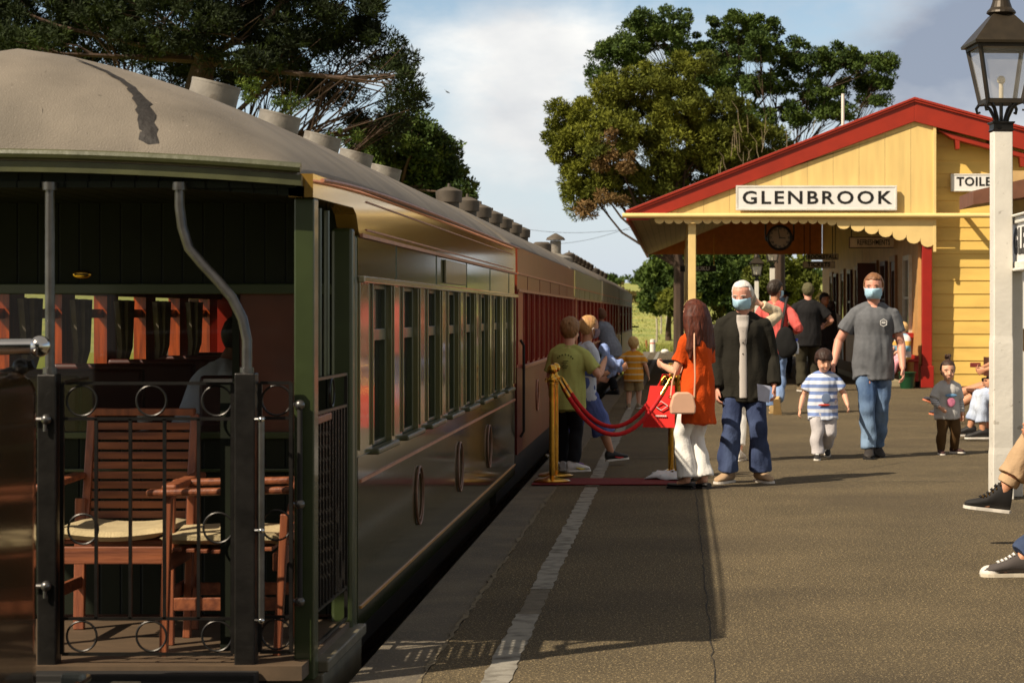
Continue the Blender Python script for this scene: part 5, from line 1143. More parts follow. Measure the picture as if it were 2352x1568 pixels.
        if extra: extra(mb)
        return organic(mb, name, m, p.t, vox or p.vox*1.15, 2, fold=fold, fscale=9)
    def trousers(p, m, frac=.97, off=.010, hem=.004, fold=.010, name='trousers', shin=None, k=1.0, top=.075, vox=None):
        mb = MB(); H = p.H; p.torso(mb, off*.7, lo=-.06, hi=.30, n=6)
        for s in (1, -1): p.legtube(mb, s, off, frac, hem, k, shin)
        return organic(mb, name, m, p.t, vox or p.vox*1.15, 2, fold=fold, fscale=8, fz=1.2)
    def shoes(p, up, sole, style='trainer', lace=None, hi=False, accent=None):
        for s in (1, -1):
            a, kn, an = p.leg[s]; ty, tp = p.toe[s]; Lf = p.foot*1.08
            d = Vector((-math.sin(ty)*math.cos(tp), math.cos(ty)*math.cos(tp), math.sin(tp))); x = Vector((math.cos(ty), math.sin(ty), 0)); z = x.cross(d).normalized()
            o = an-z*p.ank-d*Lf*.27
            W_ = Lf*.175; st_ = .012*p.H/1.7+.006
            prof = [(0, .62, .30 if style != 'flat' else .12), (.05, .80, .36 if style != 'flat' else .14), (.18, .86, .40 if style != 'flat' else .13), (.34, .80, .37 if style != 'flat' else .12), (.52, .90, .26 if style != 'flat' else .10), (.70, 1.0, .19 if style != 'flat' else .11), (.86, .95, .15 if style != 'flat' else .10), (.96, .68, .11), (1, .35, .07)]
            if style == 'hitop': prof = [(0, .62, .60), (.05, .74, .66), (.18, .80, .68), (.30, .78, .58), (.44, .80, .40), (.56, .86, .27), (.72, .95, .19), (.86, .92, .15), (.96, .66, .11), (1, .35, .07)]
            rs = []
            for t, w, h_ in prof:
                w *= W_; h_ *= Lf; r = []
                for k in range(16):
                    a_ = 2*PI*k/16; r.append(o+d*(t*Lf)+x*(w*math.cos(a_))+z*(st_+max(0, h_*(.5+.5*math.sin(a_))) if math.sin(a_) > -.99 else st_))
                rs.append(r)
            u = MB().rings(rs).build('shoe', up, p.t, smooth=True)
            sl = []
            for t, w in ((-.02, .45), (.03, .72), (.2, .86), (.4, .84), (.6, .96), (.78, 1.04), (.9, .95), (.98, .68), (1.02, .38)):
                sl.append([o+d*(t*Lf)+x*(w*W_*1.06*q[0])+z*q[1] for q in ((-1, 0), (-1.0, st_), (1.0, st_), (1, 0))])
            MB().rings(sl).build('sole', sole, u, smooth=False)
            if style in ('trainer', 'hitop') and lace is not None:
                l_ = MB()
                for i in range(5):
                    t = .36+i*.075; hh_ = prof_h(prof, t)*Lf+st_+.004
                    l_.tube([o+d*(t*Lf)-x*W_*.46+z*(hh_*.95+.002), o+d*((t+.015)*Lf)+z*(hh_+.002), o+d*((t+.03)*Lf)+x*W_*.46+z*(hh_*.93+.002)], .0045, 5).tube([o+d*((t+.03)*Lf)-x*W_*.46+z*(hh_*.93+.002), o+d*((t+.015)*Lf)+z*(hh_+.004), o+d*(t*Lf)+x*W_*.46+z*(hh_*.95+.002)], .0045, 5)
                l_.build('laces', lace, u)
            if accent is not None:
                for q in (-1, 1): MB().tube([o+d*(.35*Lf)+x*q*W_*.80+z*.16*Lf, o+d*(.55*Lf)+x*q*W_*.90+z*.10*Lf, o+d*(.72*Lf)+x*q*W_*.95+z*.11*Lf], [.004, .009, .003], 6).build('stripe', accent, u, smooth=True)
W_SOLE = mat('sole_white', (214, 208, 198), rough=.6); B_SHOE = mat('shoe_black', (26, 24, 24), rough=.6, var=.2)
D_HAIR = (38, 26, 22)
if not NO_PEOPLE:
    # ---- woman in the orange tunic, seen from behind, turned a little towards the rope
    p = Person('woman in a long orange tunic and white trousers, back turned, beside the rope stand', 1603, 1122, top=686, rz=R(46), sk='fair', male=False, girth=.93, lean=(2, 0), head=(4, 4))
    H = p.H
    p.set_arm(-1, (-.10, .30, 1.00), (-.4, -.7, -1), palm=(1, .2, .3)); p.set_arm(1, p.shd[1]+Vector((-.02, .26, -.24)), (.3, -.8, -1))
    p.set_leg(-1, (-.075, .05, p.ank), toe=12); p.set_leg(1, (.055, -.02, p.ank), toe=-12)
    p.body(curl=.8)
    def tun(mb): pass
    p.shirt(cloth('orange', (198, 74, 20), vscale=5, bump=.5), sleeve=.34, off=.018, hem=-.165, flare=.016, cuff=.03, fold=.020, name='tunic', wide=1.0)
    p.trousers(cloth('white', (226, 224, 220), var=.05), off=.012, shin=.046, hem=.012, fold=.014)
    def long_hair(mb):
        for i in range(26):
            a = PI+PI*(i/25)*1.0; x, y = math.cos(a), math.sin(a)
            q0 = p.headpt(.26*x, -.04+.30*y, .62); q1 = p.headpt(.42*x, -.06+.36*y, .28); q2 = p.headpt(.50*x+rnd.uniform(-.06, .06), -.12+.34*y, -.2); q3 = p.headpt(.62*x+rnd.uniform(-.14, .12), -.18+.30*y, -.75+rnd.uniform(-.25, .15)); q4 = q3+Vector((rnd.uniform(-.05, .03), 0, -.08))
            mb.tube([q0, q1, q2, q3, q4], [.05, .052, .045, .03, .01], 7, rnd=True)
    p.hair((60, 26, 16), line=.66, thick=.04, rough=.6, extra=long_hair, rgb2=(112, 52, 30))
    p.shoes(B_SHOE, B_SHOE, 'flat')
    w_ = p.t
    # her handbag hangs at the left hip
    hb_ = thing('shoulder_bag', 'small pale pink shoulder bag hanging on a thin strap beside the orange tunic', 'bag', (w_.location.x-.125, w_.location.y-.17, .62), R(8))
    MB().prism([(-.10, 0), (.10, 0), (.105, .06), (.085, .145), (.05, .175), (-.05, .175), (-.085, .145), (-.105, .06)], 'y', -.035, .035).build('bag_body', mat('blush_leather', (214, 170, 142), rough=.45, var=.04), hb_, bevel=.012)
    MB().tube([(-.10, 0, .13), (-.08, .04, .26), (-.03, .10, .38), (.02, .2, .5)], .006, 6).tube([(.095, 0, .13), (.10, -.01, .3), (.095, -.005, .5), (.10, .03, .64), (.11, .09, .70)], .0065, 6).build('strap', mat('blush_leather', (214, 170, 142)), hb_, smooth=True)
    MB().torus((-.10, 0, .135), .012, .003, 'y', 12, 5).torus((.095, 0, .135), .012, .003, 'y', 12, 5).build('buckle', M_BRASS, hb_, smooth=True)
    rg = thing('carrier_bag', 'bright red paper carrier bag held behind the brass rope stand', 'bag', ((1522-1557)/266, 18.98, .44), R(-14))
    M_BAG = mat('bag_red', (214, 28, 20), rough=.5, var=.05)
    MB().add([(-.17, -.05, 0), (.19, -.05, 0), (.15, -.02, .36), (-.11, -.02, .36), (-.17, .05, 0), (.19, .05, 0), (.15, .02, .36), (-.11, .02, .36)], [(0, 1, 2, 3), (4, 7, 6, 5), (0, 4, 5, 1), (0, 3, 7, 4), (1, 5, 6, 2), (2, 6, 7, 3)]).build('bag_body', M_BAG, rg)
    MB().tube([(-.04, 0, .35), (0, 0, .46), (.06, 0, .46), (.09, 0, .35)], .006, 6).build('handle', M_BAG, rg, smooth=True)
    # pale lozenge emblem and a line of lettering
    for a, b in (((.0, .17), (.06, .21)), ((.06, .21), (.12, .17)), ((.12, .17), (.06, .13)), ((.06, .13), (0, .17))): MB().bar((a[0]-.06, -.056, a[1]+.02), (b[0]-.06, -.056, b[1]+.02), .004, .01, (0, 1, 0)).build('emblem', M_SIGNW, rg)
    for i in range(6): MB().box(-.05+i*.017, -.038+i*.017, -.058, -.052, .095, .108).build('print_mark', M_SIGNW, rg)
    # ---- old man
    p = Person('older white-haired man in a black jacket and blue jeans wearing a pale blue mask', 1706, 1106, top=643, rz=R(184), sk='pink', girth=1.03, lean=(1, 0), head=(-22, 14))
    p.set_arm(-1, p.shd[-1]+Vector((-.085, .07, -.51)), (-.5, -1, 0)); p.set_arm(1, p.shd[1]+Vector((.05, .06, -.53)), (.4, -1, 0))
    p.set_leg(-1, (-.15, .02, p.ank), toe=20); p.set_leg(1, (.13, .06, p.ank), toe=-34)
    p.body(curl=.5); p.face(mouth=False, brow=(190, 180, 170)); p.mask()
    p.hair((196, 192, 188), line=.80, thick=.04, rough=.9, rgb2=(240, 238, 236))
    M_JK = cloth('black_jacket', (36, 34, 28), vscale=4)
    def jk(mb):
        for s in (-1, 1): mb.tube([p.neck+p.right*s*.055+p.fwd*.02+p.up*.015, p.neck+p.right*s*.085+p.fwd*.075-p.up*.06, p.neck+p.right*s*.06+p.fwd*.115-p.up*.16], [.022, .028, .012], 8, ry=[.02, .016, .01], rnd=True)
    jo = p.shirt(M_JK, sleeve=.985, off=.026, hem=-.11, flare=.012, cuff=.014, fold=.014, name='jacket', wide=1.06, extra=jk)
    def fr_(mb, w, off, lo, hi):
        H = p.H; n = 14; pts = []; r1 = []; r2 = []
        for i in range(n+1):
            z = lo+(hi-lo)*i/n; v = math.exp(-((z-.3)/.05)**2)
            pts.append(p.pel+p.up*z*H+p.fwd*(.062*H*p.g+off+(.012 if z > .2 else 0)+.03*max(0, (.16-z)/.2)-(.02 if z > .29 else 0))+p.right*.012); r1.append(w*(1+.6*v)); r2.append(.02)
        mb.tube(pts, r1, 12, ry=r2, side=p.right)
    mb = MB(); fr_(mb, .036, .016, -.09, .32)
    so = organic(mb, 'shirt', stripes('cloth_pale_shirt', (186, 178, 170), [(0, (190, 182, 174)), (.5, (168, 162, 158))], 0, 90), p.t, .008, 2, fold=.004)
    mb = MB()
    for s in (-1, 1): mb.tube([p.neck+p.right*s*.045-p.fwd*.02+p.up*.035, p.neck+p.right*s*.062+p.fwd*.045+p.up*.01, p.neck+p.right*s*.03+p.fwd*.085-p.up*.045], [.014, .018, .01], 8, ry=.008, rnd=True)
    mb.build('collar', M_SIGNW, so, smooth=True)
    for i in range(5): MB().sphere(p.pel+p.up*(.02+i*.055)*p.H+p.fwd*(.062*p.H+.045)+p.right*.014, .006, 8, 6).build('button', B_SHOE, so, smooth=True)
    p.trousers(denim('blue', (44, 54, 84), (78, 92, 126)), off=.018, shin=.052, hem=.006, fold=.016)
    p.shoes(mat('shoe_beige', (168, 140, 108), rough=.8), W_SOLE)
    lf_ = thing('leaflet', 'folded pale leaflet in the hand of the man in the black jacket', 'leaflet', ((1752-1557)/271, 18.32, .70), R(12))
    MB().add([(-.045, 0, .0), (.05, 0, -.02), (.06, 0, .12), (-.055, 0, .14), (-.045, .004, .0), (.05, .004, -.02), (.06, .004, .12), (-.055, .004, .14)], [(0, 1, 2, 3), (7, 6, 5, 4), (0, 4, 5, 1), (2, 6, 7, 3), (0, 3, 7, 4), (1, 5, 6, 2)]).build('paper', mat('paper_blue', (178, 184, 206), rough=.6, var=.1, vscale=14), lf_)
    # ---- person behind him, phone hand raised
    p = Person('grey-haired person in white trousers hidden behind the man in the black jacket, hand raised', 1716, 1058, H=1.66, rz=R(-14), sk='fair', male=False, low=False, head=(0, 0))
    p.set_arm(1, p.headpt(.55, .1, .42), (.6, .4, -1), palm=(-1, 0, 0))
    p.body(curl=.7); p.hair((122, 108, 92), line=.6, thick=.04, rgb2=(168, 154, 134)); p.shirt(cloth('beige_top', (190, 176, 150)), sleeve=.95, off=.015, hem=-.1)
    p.trousers(cloth('white', (226, 224, 220)), off=.010, frac=.9, shin=.036); p.shoes(W_SOLE, W_SOLE)
    # ---- dad
    p = Person('masked man in a grey t-shirt and jeans walking with a small boy', 2006, 1050, top=627, rz=R(180), sk='pink', girth=1.06, lean=(1, 0), head=(-10, 4))
    p.set_arm(1, p.shd[1]+Vector((.215, .10, -.50)), (.6, -1, -.1)); p.set_arm(-1, p.shd[-1]+Vector((-.09, .12, -.535)), (-.5, -1, 0))
    p.set_leg(1, (.055, .14, p.ank), toe=-6); p.set_leg(-1, (-.05, -.16, p.ank+.02), toe=8, pitch=-12)
    p.body(curl=.45); p.face(mouth=False, brow=(110, 74, 48)); p.mask((170, 208, 228)); p.hair((112, 76, 50), line=.74, thick=.055, rgb2=(156, 112, 74))
    sh = p.shirt(cloth('grey_tee', (96, 98, 102), vscale=30, var=.08, bump=.2, bscale=160), sleeve=.31, off=.020, hem=-.085, flare=.006, cuff=.03, fold=.014, belly=.012, wide=1.03)
    c_ = p.pel+p.up*(.225*p.H)+p.fwd*(.070*p.H*p.g+.034)-p.right*.085
    hx = [c_+p.right*.036*math.sin(PI/3*i)+p.up*.036*math.cos(PI/3*i) for i in range(6)]
    MB().tube(hx, .0035, 6, closed=True, side=p.fwd).bar(c_-p.right*.02, c_+p.right*.02, .004, .010, p.up).tube([c_-p.right*.016+p.up*.01, c_+p.up*.018, c_+p.right*.016+p.up*.01], .002, 5).build('chest_emblem', M_SIGNW, sh, smooth=True)
    p.trousers(denim('light', (62, 84, 118), (124, 148, 176)), off=.016, shin=.042, fold=.018, hem=.004); p.shoes(mat('shoe_dark', (44, 38, 34), rough=.7), B_SHOE)
    # ---- boy holding his hand
    p = Person('small dark-haired boy in a blue and white striped t-shirt and pale grey track pants, walking', 1890, 1054, top=800, rz=R(182), sk='fair', kid=1, girth=1.12, head=(12, 16))
    p.set_arm(-1, p.shd[-1]+Vector((-.03, .13, .22)), (-.3, -.6, -1), palm=(0, -1, .2)) if False else None
    p.set_arm(1, p.shd[1]+Vector((.115, .03, -.29)), (.5, -1, 0)); p.set_arm(-1, p.shd[-1]+Vector((-.12, .10, -.25)), (-.5, -1, 0))
    p.set_leg(1, (.06, .07, p.ank), toe=-8); p.set_leg(-1, (-.05, -.14, p.ank+.09), toe=4, pitch=-40)
    p.body(curl=.5); p.face(brow=(50, 34, 26)); p.hair((44, 30, 24), line=.62, thick=.075)
    sh = p.shirt(stripes('cloth_blue_white', (190, 200, 220), [(0, (206, 212, 224)), (.5, (112, 134, 186))], 2, 14.5, .3), sleeve=.34, off=.022, hem=-.10, flare=.006, cuff=.02, fold=.012)
    c_ = p.pel+p.up*(.10*p.H)+p.fwd*(.07*p.H*p.g+.028)
    MB().sphere(c_+p.right*-.02, (.045, .006, .055), 14, 8).build('shirt_print', mat('print_grey', (96, 112, 140), rough=.8), sh, smooth=True)
    MB().sphere(c_-p.up*.065, (.06, .006, .010), 14, 8).build('shirt_print', mat('print_red', (188, 60, 40), rough=.8), sh, smooth=True)
    p.trousers(cloth('pale_grey', (186, 182, 184)), off=.020, shin=.058, fold=.016); p.shoes(B_SHOE, W_SOLE, lace=M_SIGNW)
    # ---- toddler girl
    p = Person('toddler girl with a topknot in a pale grey top and brown leggings, standing alone', 2176, 1043, top=826, rz=R(192), sk='fair', kid=1.25, girth=1.15, head=(-8, 4))
    p.set_arm(1, p.shd[1]+Vector((.02, .14, -.20)), (.8, -.6, -.3)); p.set_arm(-1, p.shd[-1]+Vector((-.05, .03, -.27)), (-.5, -1, 0))
    p.set_leg(1, (.075, .0, p.ank), toe=-4); p.set_leg(-1, (-.085, -.04, p.ank+.012), toe=46)
    p.body(curl=.5); p.face(brow=(60, 40, 30))
    def bun(mb):
        for i in range(9): mb.sphere(p.headpt(rnd.uniform(-.13, .13), -.05+rnd.uniform(-.1, .1), 1.13+rnd.uniform(-.06, .14)), .085*p.hh, 8, 6)
        mb.tube([p.headpt(0, -.05, .95), p.headpt(0, -.05, 1.1)], .07*p.hh, 8)
    p.hair((52, 36, 28), line=.78, thick=.04, extra=bun)
    sh = p.shirt(cloth('light_grey', (184, 182, 180)), sleeve=.42, off=.018, hem=-.07, flare=.008, cuff=.014, fold=.010)
    mb = MB()
    for s in (1, -1): p.armtube(mb, s, .009, .93)
    organic(mb, 'sleeve_lining', stripes('cloth_grey_stripe', (150, 150, 152), [(0, (212, 210, 208)), (.5, (110, 112, 118))], 2, 60), sh, .008, 1)
    c_ = p.pel+p.up*(.11*p.H)+p.fwd*(.07*p.H*p.g+.030)
    for cc, rr, mm in ((p.up*.075-p.fwd*.002, (.065, .005, .016), ('print_blue', (104, 150, 190))), (p.up*.005-p.fwd*.004, (.045, .005, .048), ('print_pink', (206, 120, 150)))):
        MB().sphere(c_+cc, rr, 14, 8).build('shirt_print', mat(mm[0], mm[1], rough=.8, var=.2, vscale=40), sh, smooth=True)
    p.trousers(cloth('brown_leggings', (84, 62, 36)), off=.014, fold=.010); p.shoes(mat('shoe_maroon', (60, 30, 28), rough=.7), W_SOLE)
    # ---- kid in the green tee
    p = Person('child in a lime green t-shirt and black track pants standing behind the rope', 1303, 1082, top=727, rz=R(-12), sk='fair', kid=.35, girth=1.05, lean=(2, 2), head=(-8, 2))
    p.set_arm(1, (.315, .16, 1.03*p.H/1.40*.98), (.4, -.3, -1), palm=(-1, 0, .3)); p.set_arm(-1, p.shd[-1]+Vector((-.05, .14, -.40)), (-.6, -1, 0))
    p.set_leg(1, (.06, -.02, p.ank), toe=-50); p.set_leg(-1, (-.07, .12, p.ank), toe=10)
    p.body(curl=.9)
    def tuft(mb): mb.tube([p.headpt(.05, -.28, .78), p.headpt(.18, -.42, .74), p.headpt(.26, -.4, .62)], [.10*p.hh, .09*p.hh, .03*p.hh], 8, rnd=True)
    p.hair((120, 86, 52), line=.66, thick=.05, extra=tuft, rgb2=(172, 128, 84))
    sh = p.shirt(cloth('lime', (170, 174, 100), vscale=5), sleeve=.36, off=.020, hem=-.09, flare=.008, cuff=.026, fold=.014)
    bk = p.pel+p.up*.25*p.H-p.fwd*(.07*p.H*p.g+.0225)
    for i in range(7):
        a = PI*(.12+.76*i/6); q = bk-p.right*.075*math.cos(a)+p.up*(.05*math.sin(a)-.03); MB().bar(q-p.right*.005, q+p.right*.006, .006, .014, p.up).build('print_letter', mat('print_olive', (78, 84, 40), rough=.9), sh)
    for i in range(5): MB().bar(bk-p.up*(.04+i*.016)-p.right*(.02+.012*(i % 2)), bk-p.up*(.035+i*.016)+p.right*(.03-.01*(i % 3)), .005, .007, p.up).build('print_mark', mat('print_olive', (78, 84, 40)), sh)
    tr = p.trousers(cloth('black', (24, 24, 28)), off=.012, shin=.040, fold=.012)
    MB().sphere(p.pel+Vector((.055, -.105, -.02)), (.026, .008, .026), 16, 8).build('badge', mat('badge_pink', (200, 90, 120), rgb2=(180, 190, 220), vscale=60), tr, smooth=True)
    p.shoes(mat('shoe_white', (206, 202, 200), rough=.6), W_SOLE, lace=mat('lace_lilac', (150, 110, 180)), accent=mat('accent_yellow', (214, 190, 60)))
    # ---- girl striding behind, in blue culottes
    p = Person('girl with tied-back fair hair and blue culottes striding towards the train door', 1340, 1070, top=722, rz=R(-62), sk='tan', kid=.3, girth=.98, lean=(4, 0), head=(8, 4))
    p.set_leg(-1, (-.03, -.28, p.ank+.06), (0, 1, 0), pitch=-35); p.set_leg(1, (.03, .30, p.ank), (0, 1, 0), pitch=4)
    p.set_arm(1, p.shd[1]+Vector((.10, .22, -.16)), (.4, -.4, -1)); p.set_arm(-1, p.shd[-1]+Vector((-.04, .2, -.26)), (-.4, -.5, -1))
    p.body(curl=.6); p.face(brow=(120, 90, 60), mouth=False); p.mask((120, 100, 110))
    def pony(mb): mb.tube([p.headpt(0, -.38, .70), p.headpt(.0, -.62, .6), p.headpt(0, -.66, .3), p.headpt(0, -.6, .02)], [.1*p.hh, .11*p.hh, .09*p.hh, .03*p.hh], 8, rnd=True)
    p.hair((166, 124, 78), line=.76, thick=.025, extra=pony, rgb2=(206, 166, 114))
    p.shirt(cloth('pale_blue_shirt', (196, 202, 214)), sleeve=.5, off=.014, hem=-.06)
    p.trousers(denim('culotte', (72, 86, 140), (98, 112, 168)), frac=.66, off=.022, hem=.035, fold=.018, name='culottes', k=1.15)
    mb = MB(); p.torso(mb, .022, lo=.1, hi=.84, n=8); organic(mb, 'bib', denim('culotte', (72, 86, 140), (98, 112, 168)), p.t, .010, 2, fold=.006)
    p.shoes(B_SHOE, W_SOLE, accent=mat('accent_red', (210, 30, 40)))
    jb = thing('denim_jacket', 'bundled pale blue jacket hanging over the arm of the striding girl', 'jacket', ((1402-1557)/252, 19.9, 1.02), 0)
    mb = MB()
    for i in range(16): mb.sphere((rnd.uniform(-.07, .08), rnd.uniform(-.03, .03), rnd.uniform(-.1, .09)), (rnd.uniform(.025, .05), .035, rnd.uniform(.03, .06)), 10, 8)
    mb.tube([(.06, 0, -.05), (.03, 0, -.14), (-.02, .01, -.17)], [.03, .025, .015], 8, rnd=True)
    organic(mb, 'cloth', denim('pale', (112, 134, 190), (154, 172, 214)), jb, .009, 2, fold=.012, fscale=22)
    # ---- woman boarding
    p = Person('masked woman in a grey t-shirt and dark trousers stepping into the far carriage', 1404, 905, top=702, rz=R(68), sk='brown', girth=1.25, lean=(22, 0), head=(0, -4), male=False, low=True)
    p.set_leg(1, (.09, .30, p.ank+.22), (0, 1, .3)); p.set_leg(-1, (-.09, -.12, p.ank), (0, 1, 0)); p.set_arm(1, p.shd[1]+Vector((.05, .38, -.1)), (.3, -.3, -1)); p.set_arm(-1, p.shd[-1]+Vector((-.02, .38, -.14)), (-.3, -.3, -1))
    p.body(curl=.8); p.face(mouth=False); p.mask((150, 190, 220)); p.hair((88, 58, 40), line=.62, thick=.08)
    p.shirt(cloth('grey_blue', (122, 128, 142), vscale=20), sleeve=.38, off=.025, hem=-.08, flare=.02, wide=1.08, belly=.02); p.trousers(cloth('black', (24, 24, 28)), off=.015, shin=.045); p.shoes(B_SHOE, B_SHOE)
    # ---- small blond boy
    p = Person('small blond boy in a mustard t-shirt with pale stripes and khaki shorts, back turned', 1455, 938, top=772, rz=R(-6), sk='fair', kid=.9, girth=1.12, low=False, head=(0, 0))
    p.set_arm(1, p.shd[1]+Vector((.11, .03, -.29)), (.5, -1, 0)); p.set_arm(-1, p.shd[-1]+Vector((-.13, .06, -.22)), (-.5, -1, 0)); p.set_leg(1, (.075, .05, p.ank), toe=-14); p.set_leg(-1, (-.07, -.02, p.ank), toe=12)
    p.body(curl=.5); p.hair((186, 150, 92), line=.7, thick=.05, rgb2=(222, 194, 140))
    p.shirt(stripes('cloth_mustard', (222, 152, 30), [(0, (222, 150, 32)), (.78, (214, 196, 158))], 2, 11, .2), sleeve=.36, off=.022, hem=-.08, flare=.01, cuff=.02); p.trousers(cloth('khaki', (150, 130, 92)), frac=.46, off=.024, hem=.02, name='shorts'); p.shoes(mat('shoe_sand', (150, 130, 104)), W_SOLE)
    # ---- person in pink with the black bag
    p = Person('dark-haired person in a salmon pink jumper and light jeans walking away under the canopy', 1780, 950, top=642, rz=R(-10), sk='tan', girth=.94, twist=-6, head=(-34, 2))
    p.set_arm(1, p.shd[1]+Vector((.12, .20, -.30)), (.6, -1, -.6)); p.set_arm(-1, p.shd[-1]+Vector((-.05, .06, -.52)), (-.4, -1, 0))
    p.set_leg(-1, (-.06, .16, p.ank), toe=5); p.set_leg(1, (.075, -.30, p.ank+.10), (0, 1, 0), pitch=-62)
    p.body(curl=.8); p.face(mouth=False, brow=(40, 30, 26)); p.mask((170, 190, 205)); p.hair((40, 32, 26), line=.68, thick=.05)
    p.shirt(cloth('salmon', (212, 96, 90)), sleeve=.9, off=.022, hem=-.06, cuff=.008, fold=.018, k=1.15); p.trousers(denim('light2', (84, 108, 150), (140, 162, 196)), off=.016, shin=.044, fold=.02); p.shoes(mat('shoe_tan', (176, 148, 100), rough=.8), mat('sole_tan', (170, 140, 92)))
    bgp = thing('sling_bag', 'black sling bag on the back of the person in the pink jumper', 'bag', (p.t.location.x+.14, p.t.location.y-.16, 1.02), R(-10))
    organic(MB().sphere((0, 0, 0), (.15, .07, .23), 18, 12).sphere((.03, 0, -.06), (.15, .06, .15), 14, 10), 'bag_body', cloth('bag_black', (26, 26, 26)), bgp, .015, 2, fold=.01)
    MB().tube([(-.06, .02, .18), (-.02, -.0, .4), (-.0, .06, .58), (.01, .14, .64)], .02, 6).build('strap', B_SHOE, bgp, smooth=True)
    wb_ = thing('water_bottle', 'small clear water bottle with a blue cap in the side pocket of the sling bag', 'bottle', (p.t.location.x+.30, p.t.location.y-.14, .86), 0)
    MB().lathe([(.03, 0), (.034, .02), (.034, .13), (.015, .17), (.015, .18)], (0, 0, 0), 14).build('bottle_body', mat('bottle_clear', (196, 204, 216), rough=.15), wb_, smooth=True); MB().cyl((0, 0, .18), (0, 0, .215), .02, 12).build('cap', mat('cap_blue', (60, 80, 190)), wb_, smooth=True)
    # ---- man in black with a cap
    p = Person('large man in a black t-shirt, dark trousers and a khaki cap, walking away', 1856, 898, H=2.0, rz=R(4), sk='pink', girth=1.14, head=(6, 0), low=True)
    p.set_arm(1, p.shd[1]+Vector((.14, .22, -.34)), (.8, -1, -.4)); p.set_arm(-1, p.shd[-1]+Vector((-.05, .25, -.30)), (-.5, -1, 0)); p.set_leg(1, (.13, .10, p.ank), toe=-8); p.set_leg(-1, (-.12, -.06, p.ank), toe=6)
    p.body(curl=.6)
    def cap(mb): mb.tube([p.headpt(0, .3, .68), p.headpt(0, .62, .62)], [.24*p.hh, .18*p.hh], 12, ry=.03*p.hh, side=p.right)
    p.hair((74, 70, 48), line=.58, thick=.06, extra=cap, rough=.9).name = 'cap'
    p.shirt(cloth('black_tee', (30, 29, 30)), sleeve=.36, off=.03, hem=-.09, flare=.01, cuff=.03); p.trousers(cloth('dark_olive', (52, 48, 36)), off=.026, shin=.052); p.shoes(mat('shoe_sand', (150, 130, 104)), W_SOLE)
    # ---- two more in the shade
    for lab, x, y, tp, c1, c2, rz_, mk in (('masked dark-haired person in shade between the pink jumper and the man in the cap', 1801, 868, 668, (40, 44, 50), (34, 32, 36), 180, True), ('dark-clothed person in the shade at the doorway right of the man in the cap', 1893, 880, 672, (30, 28, 30), (28, 26, 28), 200, False)):
        p = Person(lab, x, y, top=tp, rz=R(rz_), sk='brown', low=True, girth=1.0); p.set_arm(1, p.shd[1]+Vector((.1, .2, -.4)), (.5, -1, 0)); p.body(curl=.5); p.face(mouth=False)
        if mk: p.mask((150, 180, 200))
        p.hair((24, 20, 18), line=.64, thick=.06); p.shirt(cloth('shade_%d' % c1[0], c1), sleeve=.9, off=.02, hem=-.08); p.trousers(cloth('shade2_%d' % c2[0], c2), off=.015); p.shoes(B_SHOE, B_SHOE)
    p = Person('person in a white top at the lit doorway beyond the man in the cap', 1909, 868, top=690, rz=R(10), sk='tan', low=True); p.body(); p.hair((60, 44, 34)); p.shirt(cloth('white_top', (224, 226, 226)), sleeve=.4, off=.02, hem=-.08); p.trousers(cloth('black', (24, 24, 28)), off=.015); p.shoes(B_SHOE, B_SHOE)
    # ---- child behind dad on the red bench
    p = Person('child in pink and pale blue sitting on the red bench', None, None, H=1.25, X=(2083-1557)/121, Y=41.9, rz=R(120), sk='fair', kid=.5, pelvis=(0, 0, .62), low=True, girth=1.1)
    for s in (1, -1): p.set_leg(s, (s*.08, .36, .22), (0, .6, 1)); p.set_arm(s, (s*.12, .22, .70), (s, -.4, -.6))
    p.body(); p.face(); p.hair((196, 160, 110), line=.66, thick=.06); p.shirt(stripes('cloth_pastel', (200, 200, 210), [(0, (206, 190, 190)), (.35, (120, 170, 196)), (.7, (196, 150, 70))], 2, 3.2, .1), sleeve=.6, off=.03, hem=-.06); p.trousers(cloth('pink', (222, 150, 160)), off=.02); p.shoes(W_SOLE, W_SOLE)
    # ---- seated group at the right
    def seated(label, X, Y, rz, H, hipz, feet, hands, sk='tan', **k):
        p = Person(label, None, None, H=H, X=X, Y=Y, rz=rz, sk=sk, pelvis=(0, 0, hipz), **k)
        for s, (a, h, toe, pit) in feet.items(): p.set_leg(s, a, h, toe, pit)
        for s, (a, h) in hands.items(): p.set_arm(s, a, h)
        return p
    p = seated('person with bare crossed legs and orange-soled sneakers, seated behind the toddler', 4.28, 28.3, R(92), 1.86, .55, {1: ((.12, 1.05, .24), (0, .5, 1), 4, 22), -1: ((-.12, .98, .09), (0, .5, 1), 0, 10)}, {1: ((.14, .30, .72), (1, -.5, -.5)), -1: ((-.10, .30, .70), (-1, -.5, -.5))}, lean=(-4, 0), head=(0, 30))
    p.body(curl=.7); p.face(); p.hair((40, 30, 26), line=.7, thick=.05); p.shirt(cloth('black_tee', (30, 29, 30)), sleeve=.4, off=.03, hem=-.08); p.trousers(cloth('black', (24, 24, 28)), frac=.33, off=.025, hem=.02, name='shorts')
    p.shoes(mat('shoe_navy', (44, 46, 58)), mat('sole_orange', (206, 120, 84)), accent=W_SOLE)
    hw = Matrix.Rotation(R(92), 3, 'Z') @ p.arm[1][2]+p.t.location; ph = thing('phone', 'small dark red phone held by the seated person with bare legs', 'phone', (hw.x-.08, hw.y, hw.z+.03), 0); MB().box(-.08, .06, -.01, .01, -.02, .04).build('case', mat('phone_case', (120, 50, 46), rough=.4), ph, bevel=.008)
